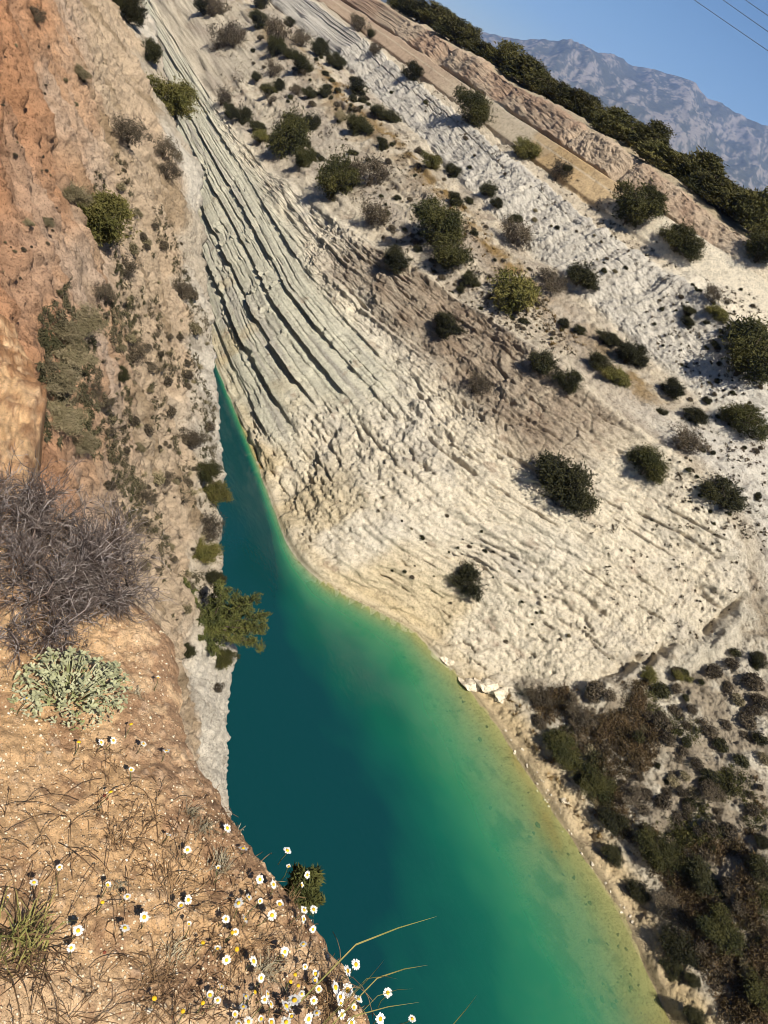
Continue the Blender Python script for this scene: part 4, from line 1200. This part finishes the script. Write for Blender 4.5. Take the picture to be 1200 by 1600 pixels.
# ---- pines that hang out over the water
def hanging_pine(px, py, x_plane, length, seed, label, dirs):
    """a bushy pine growing out sideways: trunk, limbs, needle sprays"""
    rng = np.random.RandomState(seed)
    h = hit(px, py, [near_cliff]) if x_plane is None else None
    base = h[0] if h else pix(px, py) * (x_plane / pix(px, py).x)
    e = empty('overhanging_pine', base); tag(e, label, 'tree')
    wood = MB(); pts = []; outw = []
    for a in range(26):
        v = Vector(dirs) * rng.uniform(0.5, 1.15) + Vector(rng.normal(size=3)) * 0.42
        L = length * rng.uniform(0.55, 1.0) * min(1.0, v.length)
        v.normalize()
        p0 = Vector((0, 0, 0)); chain = [p0]
        for k in range(5):
            v = (v + Vector(rng.normal(size=3)) * 0.14 + Vector((0, 0, 0.08))).normalized()
            p0 = p0 + v * L / 5; chain.append(p0)
        wood.tube(chain, [0.05 * length / 3, 0.042 * length / 3, 0.03 * length / 3, 0.02 * length / 3, 0.012, 0.006], 4)
        for k in range(1, 6):
            for s in range(9):
                w = (Vector(rng.normal(size=3)) + v * 0.8).normalized(); q = chain[k] - v * rng.uniform(0, L / 5); LL = rng.uniform(0.12, 0.34) * length / 3
                wood.tube([q, q + w * LL * 0.6, q + w * LL + Vector((0, 0, 0.03))], [0.008, 0.006, 0.003], 3)
                for _ in range(24):
                    pts.append(q + w * LL * rng.uniform(0.1, 1.1) + Vector(rng.normal(size=3)) * 0.055); outw.append(w)
    v_, f_ = leaf_cloud(np.array(pts), 0.038, rng, 2.4, np.array(outw))
    obj('crown', mesh_np('crown', v_, f_, M_HANG), e); obj('trunk', wood.mesh('trunk', M_BARK), e)


M_HANG = plain('green_needles', (0.044, 0.054, 0.017), 0.3, 1.5, hue=(0.115, 0.115, 0.032), transl=0.15)
hanging_pine(325, 978, None, 3.3, 31, 'bushy green pine growing out from the cliff over the water', (0.85, 0.2, 0.5))
hanging_pine(458, 1400, 9.0, 0.78, 33, 'small green pine top peeping over the edge of the flowery ground', (0.7, 0.1, 0.5))

# ================================================================== FOREGROUND PLANTS
M_PETAL = plain('white_petal', (0.80, 0.79, 0.75), 0.08, 40, rough=0.6, transl=0.25)
M_DISC = plain('yellow_disc', (0.72, 0.42, 0.02), 0.15, 60, rough=0.8)
M_STEM = plain('flower_stem', (0.12, 0.13, 0.05), 0.25, 20, transl=0.1)
M_BLADE = plain('green_blade', (0.20, 0.20, 0.06), 0.25, 9, hue=(0.30, 0.25, 0.09), transl=0.25)
M_STRAWB = plain('dry_blade', (0.24, 0.15, 0.075), 0.4, 12, hue=(0.13, 0.075, 0.04), transl=0.1)
M_FELT = plain('felted_leaf', (0.45, 0.44, 0.30), 0.3, 30, rough=0.9, hue=(0.20, 0.215, 0.085), transl=0.2)
M_SILVER = plain('silver_blade', (0.38, 0.33, 0.23), 0.25, 20, hue=(0.22, 0.18, 0.11), transl=0.1)


def daisy_meshes(seed, open_=1.0):
    rng = np.random.RandomState(seed); pb_, db_ = MB(), MB()
    n = rng.randint(11, 15)
    for k in range(n):
        a = 2 * math.pi * k / n + rng.uniform(-0.12, 0.12); r0, r1 = 0.16, 0.5 * rng.uniform(0.86, 1.05) * open_
        up = rng.uniform(-0.06, 0.10) + (1 - open_) * 0.5
        ca, sa_ = math.cos(a), math.sin(a); w = 0.105
        q = lambda r, s, z: (r * ca - s * sa_, r * sa_ + s * ca, z)
        b = len(pb_.v)
        pb_.v += [Vector(q(r0, -w * 0.5, 0.02)), Vector(q(r0, w * 0.5, 0.02)), Vector(q((r0 + r1) * 0.55, -w, up * 0.6 + 0.03)), Vector(q((r0 + r1) * 0.55, w, up * 0.6 + 0.03)),
                  Vector(q(r1, -w * 0.5, up)), Vector(q(r1, w * 0.5, up))]
        pb_.f += [(b, b + 2, b + 3, b + 1), (b + 2, b + 4, b + 5, b + 3)]
    for k in range(5):
        z = 0.02 + 0.13 * math.sin(k / 4 * math.pi / 2); r = 0.19 * math.cos(k / 4 * math.pi / 2) + 0.002
        for j in range(9):
            db_.v.append(Vector((r * math.cos(j * 0.698), r * math.sin(j * 0.698), z)))
    for k in range(4):
        for j in range(9):
            db_.f.append((k * 9 + j, k * 9 + (j + 1) % 9, (k + 1) * 9 + (j + 1) % 9, (k + 1) * 9 + j))
    return pb_.mesh('petals', M_PETAL), db_.mesh('disc', M_DISC)


DM = [daisy_meshes(600 + k) for k in range(4)] + [daisy_meshes(610, 0.75)]
stem_mb = MB(); stem_mb.tube([(0, 0, -1), (0.05, 0.02, -0.6), (-0.03, 0.04, -0.25), (0, 0, 0.02)], [0.022, 0.02, 0.018, 0.018], 5)
STEM = stem_mb.mesh('stem', M_STEM)


def daisy(px, py, d, label, group, tilt=0.6, on=None, yellow=False):
    h = hit(px, py, on or [spur])
    if h is None: 
        dv = pix(px, py); loc = dv * (1.66 / -dv.z)
    else: loc = h[0]
    hh = random.uniform(0.035, 0.065)
    head = loc * (1 - hh / 1.62)                       # the head stands on its stalk above the soil
    s = 1.03 * d * head.dot(FWD) * PXM
    e = empty('daisy', head); tag(e, label, 'flower', group)
    pm_, dm_ = random.choice(DM)
    rot = (random.uniform(-tilt, tilt), random.uniform(-tilt, tilt), random.uniform(0, 6.28))
    if not yellow:
        p = obj('petals', pm_, e); p.scale = (s, s, s); p.rotation_euler = rot
    c = obj('disc', dm_, e); k = 1.9 if yellow else 1.0; c.scale = (s * k, s * k, s * k); c.rotation_euler = rot
    st = obj('stem', STEM, e); st.scale = (0.045, 0.045, hh + 0.015); st.rotation_euler = (random.uniform(-0.2, 0.2), random.uniform(-0.2, 0.2), random.uniform(0, 6))
    return e


GD = 'white daisies on the cliff-top soil'
DAISY_EDGE = [(355, 1294, 15), (380, 1326, 15), (341, 1356, 11), (406, 1374, 14), (427, 1382, 14), (389, 1402, 12), (373, 1411, 16), (406, 1408, 12), (437, 1413, 17), (425, 1430, 16), (383, 1436, 13), (353, 1436, 13),
              (475, 1422, 14), (490, 1421, 14), (474, 1436, 13), (489, 1452, 12), (340, 1483, 15), (354, 1500, 15), (396, 1502, 17), (368, 1456, 12), (441, 1494, 17), (445, 1487, 15), (408, 1528, 14), (493, 1522, 16), (492, 1532, 13), (418, 1553, 12), (423, 1569, 13), (384, 1557, 13), (380, 1573, 13), (346, 1541, 10), (447, 1572, 20), (460, 1563, 22), (328, 1555, 16), (340, 1563, 12), (367, 1585, 14), (447, 1597, 17), (482, 1592, 18), (424, 1597, 15), (373, 1600, 14),
              (543, 1517, 17), (556, 1507, 17), (524, 1543, 20), (543, 1547, 22), (560, 1561, 15), (553, 1574, 13), (594, 1592, 18), (549, 1598, 16), (449, 1329, 14), (451, 1354, 10), (480, 1367, 12), (471, 1383, 11)]
DAISY_OPEN = [(53, 1379, 14), (122, 1454, 17), (111, 1481, 13), (195, 1450, 16), (225, 1433, 17), (168, 1383, 14), (199, 1401, 12), (283, 1415, 15), (294, 1406, 15), (263, 1306, 13), (293, 1328, 13), (295, 1444, 11), (205, 1203, 12), (158, 1160, 12), (177, 1157, 12), (224, 1162, 11), (260, 1173, 12), (42, 1091, 11), (12, 1402, 9), (247, 1059, 10), (93, 1355, 11)]
rd = random.Random(5)
DAISY_EDGE += [(x, y, rd.uniform(10, 16)) for x, y in ((rd.uniform(330, 600), rd.uniform(1390, 1600)) for _ in range(90)) if x < 330 + (y - 1290) * 0.80 and x > 660 - (y - 1150) * 0.62][:14]
for (px, py, d) in DAISY_EDGE:
    daisy(px, py, d, 'small white daisy with yellow centre in the crowd near the cliff edge', GD)
for (px, py, d) in DAISY_OPEN:
    daisy(px, py, d, 'small white daisy with yellow centre scattered on open sandy soil', 'daisies scattered on open soil')
daisy(606, 1551, 15, 'lone white daisy sticking out over the water on a curved stalk', None)
daisy(644, 1592, 13, 'white daisy sticking out over the water, beside another at the edge', None)
for (px, py, d) in [(173, 1238, 9), (160, 1410, 9), (241, 1560, 11), (317, 1473, 9), (370, 1483, 10), (317, 1567, 9), (286, 1580, 10), (461, 1523, 9), (454, 1534, 9), (398, 1550, 9), (466, 1540, 8), (455, 1586, 12), (363, 1457, 8), (123, 1160, 9), (205, 1132, 8)]:
    daisy(px, py, d, 'bare yellow daisy head without white petals', 'yellow daisy heads', yellow=True)


# ---- dead twiggy shrub
def ground_at(px, py):
    while True:                                        # step inland when the pixel lies just past the edge
        h = hit(px, py, [spur])
        if h is not None and h[0].z > -1.8: return h[0]
        px -= 4


rng = np.random.RandomState(77)
root = ground_at(34, 930)
e = empty('dead_shrub', root); tag(e, 'dead grey twiggy shrub heaped on the cliff-top soil', 'shrub')
limbs, twigs, light = MB(), MB(), MB()


def branch(p, v, L, r, depth):
    n = 4 if depth < 2 else 3; chain = [p]; rad = []
    for k in range(n):
        v = (v + Vector(rng.normal(size=3)) * 0.22 + Vector((0, 0, 0.02))).normalized(); p = p + v * L / n; chain.append(p)
    r = max(r, 0.0008); rad = [r * (1 - 0.13 * k) for k in range(n + 1)]
    (limbs if depth == 0 else (light if rng.rand() < 0.22 else twigs)).tube(chain, rad, 5 if depth == 0 else 3)
    if depth < 3:
        for _ in range((9, 6, 3)[depth]):
            k = rng.randint(1, n + 1)
            w = (v + Vector(rng.normal(size=3)) * 0.75).normalized()
            branch(chain[k], w, L * rng.uniform(0.45, 0.8), r * 0.55, depth + 1)


for k in range(84):
    a = rng.uniform(0, 2 * math.pi)
    v = Vector((math.cos(a) * 0.9, math.sin(a) * 0.9 + 0.15, rng.uniform(0.05, 0.9))).normalized()
    q = 0.20 * math.sqrt(rng.rand())
    branch(Vector((math.cos(a) * q - 0.06 * (k % 2), math.sin(a) * q + 0.07, 0)), v, rng.uniform(0.09, 0.15), 0.0034, 0)
obj('limb', limbs.mesh('limb', M_TWIG), e); obj('dark_twigs', twigs.mesh('dark_twigs', M_TWIG), e)
M_TWIGL = plain('bleached_twig', (0.42, 0.37, 0.345), 0.3, 20, hue=(0.22, 0.18, 0.165))
obj('bleached_twigs', light.mesh('bleached_twigs', M_TWIGL), e)

# ---- pale felted plant, each leaf its own piece
lf = MB()
prof = [(0, 0.06), (0.25, 0.20), (0.42, 0.12), (0.6, 0.28), (0.82, 0.20), (1.0, 0.04)]
for k, (x, w) in enumerate(prof):
    z = 0.16 * math.sin(x * 2.6)
    lf.v += [Vector((x, -w, z + 0.05)), Vector((x, 0, z)), Vector((x, w, z + 0.05))]
for k in range(len(prof) - 1):
    q = 3 * k; lf.f += [(q, q + 3, q + 4, q + 1), (q + 1, q + 4, q + 5, q + 2)]
LEAF = lf.mesh('leaf', M_FELT)
pc = ground_at(108, 1088)
e = empty('felted_plant', pc); tag(e, 'low pale green plant with felted lobed leaves on the sandy soil', 'plant')
stm = MB()
for k in range(48):
    a = rng.uniform(0, 6.28); R = 0.128 * math.sqrt(rng.uniform(0.02, 1)); cx_, cy_ = R * math.cos(a), R * 0.8 * math.sin(a); hz = 0.065 * (1 - (R / 0.17) ** 2) + rng.uniform(0.01, 0.035)
    stm.tube([(cx_ * 0.3, cy_ * 0.3, -0.01), (cx_ * 0.7, cy_ * 0.7, hz * 0.6), (cx_, cy_, hz)], 0.002, 4)
    for j in range(6):
        b = j * 1.05 + rng.uniform(0, 0.5)
        o = obj('leaf', LEAF, e); s = rng.uniform(0.010, 0.018)
        o.location = (cx_, cy_, hz - 0.004 * (j % 2)); o.rotation_euler = (rng.uniform(-0.5, 0.5), -rng.uniform(0.0, 0.9), b); o.scale = (s, s, s)
obj('stem', stm.mesh('stem', M_FELT), e)
lv, lfc = [], []
base_v = np.array([tuple(v) for v in LEAF.vertices and [q.co for q in LEAF.vertices]]); base_f = np.array([tuple(p.vertices) for p in LEAF.polygons])
for k in range(700):                                    # the small leaves under and between the large ones
    a = rng.uniform(0, 6.28); R = 0.14 * math.sqrt(rng.rand()); s = rng.uniform(0.008, 0.014)
    mt = Matrix.Translation((R * math.cos(a), R * 0.82 * math.sin(a), 0.03 * (1 - (R / 0.17) ** 2) + rng.uniform(0.002, 0.03))) @ Matrix.Rotation(rng.uniform(0, 6.28), 4, 'Z') @ Matrix.Rotation(-rng.uniform(-0.2, 0.9), 4, 'Y') @ Matrix.Diagonal((s, s, s, 1))
    lfc.append(base_f + len(lv) * len(base_v)); lv.append(base_v @ np.array(mt)[:3, :3].T + np.array(mt)[:3, 3])
tag(obj('small_leaves', mesh_np('small_leaves', np.concatenate(lv), np.concatenate(lfc), M_FELT), e), None, None, None, 'stuff')


# ---- grass tufts and dry plants on the soil
def tuft(px, py, r, h, n, w, mat, name, label, seed, cat='grass', droop=0.5):
    g = ground_at(px, py); rng_ = np.random.RandomState(seed); mb = MB()
    for _ in range(n):
        a = rng_.normal() * 1.5 + seed * 1.7; R = r * rng_.uniform(0.15, 1.0) ** 1.3; hh = h * rng_.uniform(0.25, 1.0)
        c0 = Vector((rng_.normal() * r * 0.22, rng_.normal() * r * 0.22, -0.004)); dr = Vector((math.cos(a), math.sin(a), 0)); a2 = a + rng_.uniform(-1.3, 1.3); d2 = Vector((math.cos(a2), math.sin(a2), 0))
        pts = [c0, c0 + dr * R * 0.3 + Vector((0, 0, hh * 0.6)), c0 + dr * R * 0.55 + d2 * R * 0.15 + Vector((0, 0, hh)), c0 + dr * R * 0.6 + d2 * R * 0.45 + Vector((0, 0, hh * (1 - droop * rng_.rand())))]
        mb.blade(pts, w * rng_.uniform(0.6, 1.2), (-math.sin(a), math.cos(a), 0.2))
    o = obj(name, mb.mesh(name, mat)); o.location = g
    return tag(o, label, cat)


tuft(34, 1478, 0.10, 0.06, 80, 0.0032, M_BLADE, 'grass_clump', 'olive green grass clump on the bare sandy soil', 1)
tuft(22, 1480, 0.13, 0.05, 60, 0.003, M_STRAWB, 'dry_grass_clump', 'straw dry blades around the olive green grass clump', 2)
tuft(235, 1530, 0.10, 0.035, 150, 0.0016, M_STRAWB, 'dry_grass_clump', 'reddish brown dry grass clump amid the daisies', 3)
tuft(265, 1385, 0.10, 0.04, 36, 0.0015, M_STRAWB, 'dry_grass_clump', 'thin dry grass clump with long curved stalks on sandy soil', 4)
tuft(178, 1318, 0.05, 0.03, 60, 0.0018, M_STRAWB, 'dry_grass_clump', 'small dark dry tuft with a long stalk on sandy soil', 5)
tuft(318, 1293, 0.045, 0.03, 90, 0.0022, M_SILVER, 'silvery_tuft', 'silvery curled tuft near the cliff edge above another', 6, 'plant', 0.9)
tuft(295, 1268, 0.035, 0.03, 50, 0.0022, M_SILVER, 'silvery_tuft', 'spiky silvery tuft furthest from the daisy crowd', 7, 'plant', 0.3)
tuft(346, 1350, 0.045, 0.035, 60, 0.0022, M_SILVER, 'silvery_tuft', 'silvery tuft with a daisy in its middle', 8, 'plant', 0.6)
tuft(215, 1085, 0.03, 0.025, 36, 0.002, M_SILVER, 'silvery_tuft', 'small grey tuft beside the pale felted plant', 9, 'plant', 0.6)
tuft(185, 1384, 0.035, 0.02, 50, 0.0018, M_SILVER, 'silvery_tuft', 'flat grey tuft among daisies on open soil', 10, 'plant', 0.8)
tuft(412, 1520, 0.05, 0.045, 90, 0.002, M_SILVER, 'silvery_tuft', 'grey-green tuft among the crowd of daisies', 11, 'plant', 0.6)
tuft(272, 1490, 0.05, 0.03, 60, 0.002, M_SILVER, 'silvery_tuft', 'flat greyish tuft left of the daisy crowd', 12, 'plant', 0.8)
tuft(462, 1410, 0.04, 0.03, 60, 0.0016, M_STRAWB, 'dry_grass_clump', 'dry tuft right at the cliff edge beside the small pine top', 13)
tuft(420, 1296, 0.02, 0.03, 8, 0.0022, M_SILVER, 'edge_sprig', 'pale sprig sticking up from the cliff edge over the water', 14, 'plant', 0.3)
tuft(380, 1480, 0.10, 0.03, 90, 0.0016, M_STRAWB, 'dry_grass_clump', 'dry brown stalk litter in the middle of the daisy crowd', 15)
tuft(520, 1575, 0.09, 0.035, 110, 0.0018, M_STRAWB, 'dry_grass_clump', 'dense dry litter clump at the daisies by the cliff edge', 16)
tuft(100, 1590, 0.12, 0.05, 40, 0.0018, M_STRAWB, 'dry_grass_clump', 'sparse dark stalks low on the open sandy soil', 17)

# fallen stalks, straws and pebbles, nobody could count them
lit = MB(); rng = np.random.RandomState(91)
poly = [(0, 1180), (200, 1150), (300, 1190), (420, 1320), (510, 1440), (600, 1590), (300, 1600), (0, 1600)]
for _ in range(2600):
    x, y = rng.uniform(0, 610), rng.uniform(1150, 1600)
    if not in_poly(x, y, poly): continue
    if noise(np.array([x * 0.012]), np.array([y * 0.012]), 9)[0] + (x / 500 - 0.75) * 1.0 < -0.05 and rng.rand() > 0.12: continue
    h = hit(x, y, [spur])
    if not h: continue
    g = h[0]; a = rng.uniform(0, 6.28); L = rng.uniform(0.008, 0.04); d = Vector((math.cos(a), math.sin(a), 0)); n_ = Vector((-d.y, d.x, 0))
    lit.tube([g + Vector((0, 0, 0.001)), g + d * L * 0.5 + n_ * L * rng.uniform(-0.2, 0.2) + Vector((0, 0, rng.uniform(0.002, 0.014))), g + d * L + Vector((0, 0, 0.002))], [0.0009, 0.0008, 0.0005], 3)
for _ in range(130):                                    # longer arched stalks
    x, y = rng.uniform(0, 580), rng.uniform(1220, 1600)
    h = hit(x, y, [spur])
    if not h or h[0].z < -1.72: continue
    g = h[0]; a = rng.uniform(0, 6.28); L = rng.uniform(0.05, 0.15); d = Vector((math.cos(a), math.sin(a), 0)); n_ = Vector((-d.y, d.x, 0)); k_ = rng.uniform(-0.3, 0.3); z_ = rng.uniform(0.01, 0.05)
    lit.tube([g + d * L * q + n_ * L * k_ * q * q + Vector((0, 0, 4 * z_ * q * (1 - q) + 0.001)) for q in np.linspace(0, 1, 7)], 0.0009, 3)
tag(obj('straw_litter', lit.mesh('straw_litter', M_STRAWB)), 'thin dry stalks and straws littering the sandy soil', 'litter', None, 'stuff')
peb = [rock_mesh('pebble', 700 + k, plain('pebble_%d' % k, c, 0.3, 30)) for k, c in enumerate([(0.55, 0.45, 0.32), (0.40, 0.28, 0.17), (0.62, 0.56, 0.46), (0.22, 0.06, 0.035)])]
for _ in range(170):
    x, y = rng.uniform(0, 610), rng.uniform(960, 1600)
    h = hit(x, y, [spur])
    if not h or h[0].z < -1.75: continue
    s = rng.uniform(0.004, 0.011) * (1.6 if rng.rand() < 0.08 else 1)
    o = obj('pebble', peb[rng.choice(4, p=[0.4, 0.3, 0.2, 0.1])]); o.location = h[0] + Vector((0, 0, s * 0.1)); o.scale = (s * 1.2, s, s); o.rotation_euler = (0, 0, rng.uniform(0, 6))
    tag(o, 'small pebble bedded in the sandy soil', 'pebble', 'pebbles on the soil')

# loose grit and crumbs of soil, nobody could count them
for nm, mt, n_, lo, hi, lab in (('pale_grit', peb[0].materials[0], 2600, 0.0012, 0.0042, 'loose pale grit strewn over the cliff-top soil'), ('brown_crumbs', peb[1].materials[0], 3800, 0.0012, 0.0048, 'brown soil crumbs strewn over the cliff-top soil')):
    gvs, gfs = [], []
    oct_v = np.array([(1, 0, 0), (0, 1, 0), (-1, 0, 0), (0, -1, 0), (0, 0, 0.8), (0, 0, -0.5)]); oct_f = np.array([(0, 1, 4), (1, 2, 4), (2, 3, 4), (3, 0, 4), (1, 0, 5), (2, 1, 5), (3, 2, 5), (0, 3, 5)])
    for _ in range(n_):
        h = hit(rng.uniform(0, 610), rng.uniform(940, 1600), [spur])
        if not h or h[0].z < -1.9: continue
        s_ = rng.uniform(lo, hi) * (1.5 if rng.rand() < 0.06 else 1); a_ = rng.uniform(0, 6.28); ca_, sa_ = math.cos(a_), math.sin(a_)
        q = oct_v * rng.uniform(0.7, 1.3, (6, 3)) * s_; q = np.stack([q[:, 0] * ca_ - q[:, 1] * sa_, q[:, 0] * sa_ + q[:, 1] * ca_, q[:, 2]], -1)
        gfs.append(oct_f + 6 * len(gvs)); gvs.append(q + np.array(h[0]))
    tag(obj(nm, mesh_np(nm, np.concatenate(gvs), np.concatenate(gfs), mt)), lab, 'grit', None, 'stuff')

# long grass blades that lean out over the water
for k, (x0, y0, x1, y1, w, lab) in enumerate([
        (556, 1476, 682, 1432, 0.0042, 'long pale green grass blade leaning out over the water, uppermost'),
        (590, 1528, 668, 1508, 0.0034, 'dark green grass blade leaning out over the water, middle'),
        (575, 1530, 600, 1500, 0.0018, 'thin short grass stalk rising beside the middle blade'),
        (573, 1529, 622, 1530, 0.0018, 'thin forked grass stalk lying over the water'),
        (552, 1588, 655, 1566, 0.0030, 'grass blade leaning out over the water, lowest'),
        (590, 1556, 645, 1545, 0.0016, 'faint thin grass stalk above the lowest blade'),
        (700, 1610, 745, 1555, 0.0034, 'single green blade rising from below the edge over the water')]):
    a = pix(x0, y0); b = pix(x1, y1)
    p0 = a * (1.50 / -a.z); p1 = b * (1.36 / -b.z)
    g0 = down(min(p0.x, 1.0), p0.y, [spur], 0)
    mid = (p0 + p1) * 0.5 + Vector((0, 0, 0.012))
    mb = MB(); foot = Vector((p0.x - 0.10, p0.y - 0.05, -1.66))
    mb.blade([foot, p0, mid, p1], w, CY)
    tag(obj('tall_grass', mb.mesh('tall_grass', M_BLADE)), lab, 'grass')

# ================================================================== POWER LINES
M_WIRE = plain('wire', (0.10, 0.12, 0.16), 0.1, 1.0, rough=0.5)
for (xa, ya, xb2, yb2, dist_, lab) in [(1085, 0, 1200, 80, 75, 'overhead power line, lowest of the three wires in the sky'), (1130, 0, 1200, 50, 78, 'overhead power line, middle of the three wires in the sky'), (1165, 0, 1200, 25, 81, 'overhead power line, topmost of the three wires in the sky')]:
    a = pix(xa, ya) * dist_; b = pix(xb2, yb2) * dist_ * 0.9
    v = b - a
    pts = [a + v * t_ + Vector((0, 0, 0.02 * (t_ ** 2))) for t_ in np.linspace(-6, 6, 25)]
    mb = MB(); mb.tube(pts, 0.022, 5)
    tag(obj('power_line', mb.mesh('power_line', M_WIRE)), lab, 'cable', 'power lines')

# ================================================================== HAZE
hz = MB()
x0, x1, y0, y1, z0, z1 = -1600, 12500, -1600, 14000, -70, 1250
V8 = [(x, y, z) for z in (z0, z1) for (x, y) in ((x0, y0), (x1, y0), (x1, y1), (x0, y1))]
hz.v = [Vector(v) for v in V8]
hz.f = [(0, 3, 2, 1), (4, 5, 6, 7), (0, 1, 5, 4), (1, 2, 6, 5), (2, 3, 7, 6), (3, 0, 4, 7)]
HM = bpy.data.materials.new('haze_air'); HM.use_nodes = True
ht = HM.node_tree; ht.nodes.remove(ht.nodes['Principled BSDF'])
pv = ht.nodes.new('ShaderNodeVolumePrincipled')
pv.inputs['Color'].default_value = (0.25, 0.45, 1.0, 1)
pv.inputs['Density'].default_value = 4.2e-5
pv.inputs['Anisotropy'].default_value = 0.0
ht.links.new(pv.outputs[0], ht.nodes['Material Output'].inputs['Volume'])
haze = obj('haze', hz.mesh('haze', HM, False)); tag(haze, None, None, None, 'stuff')
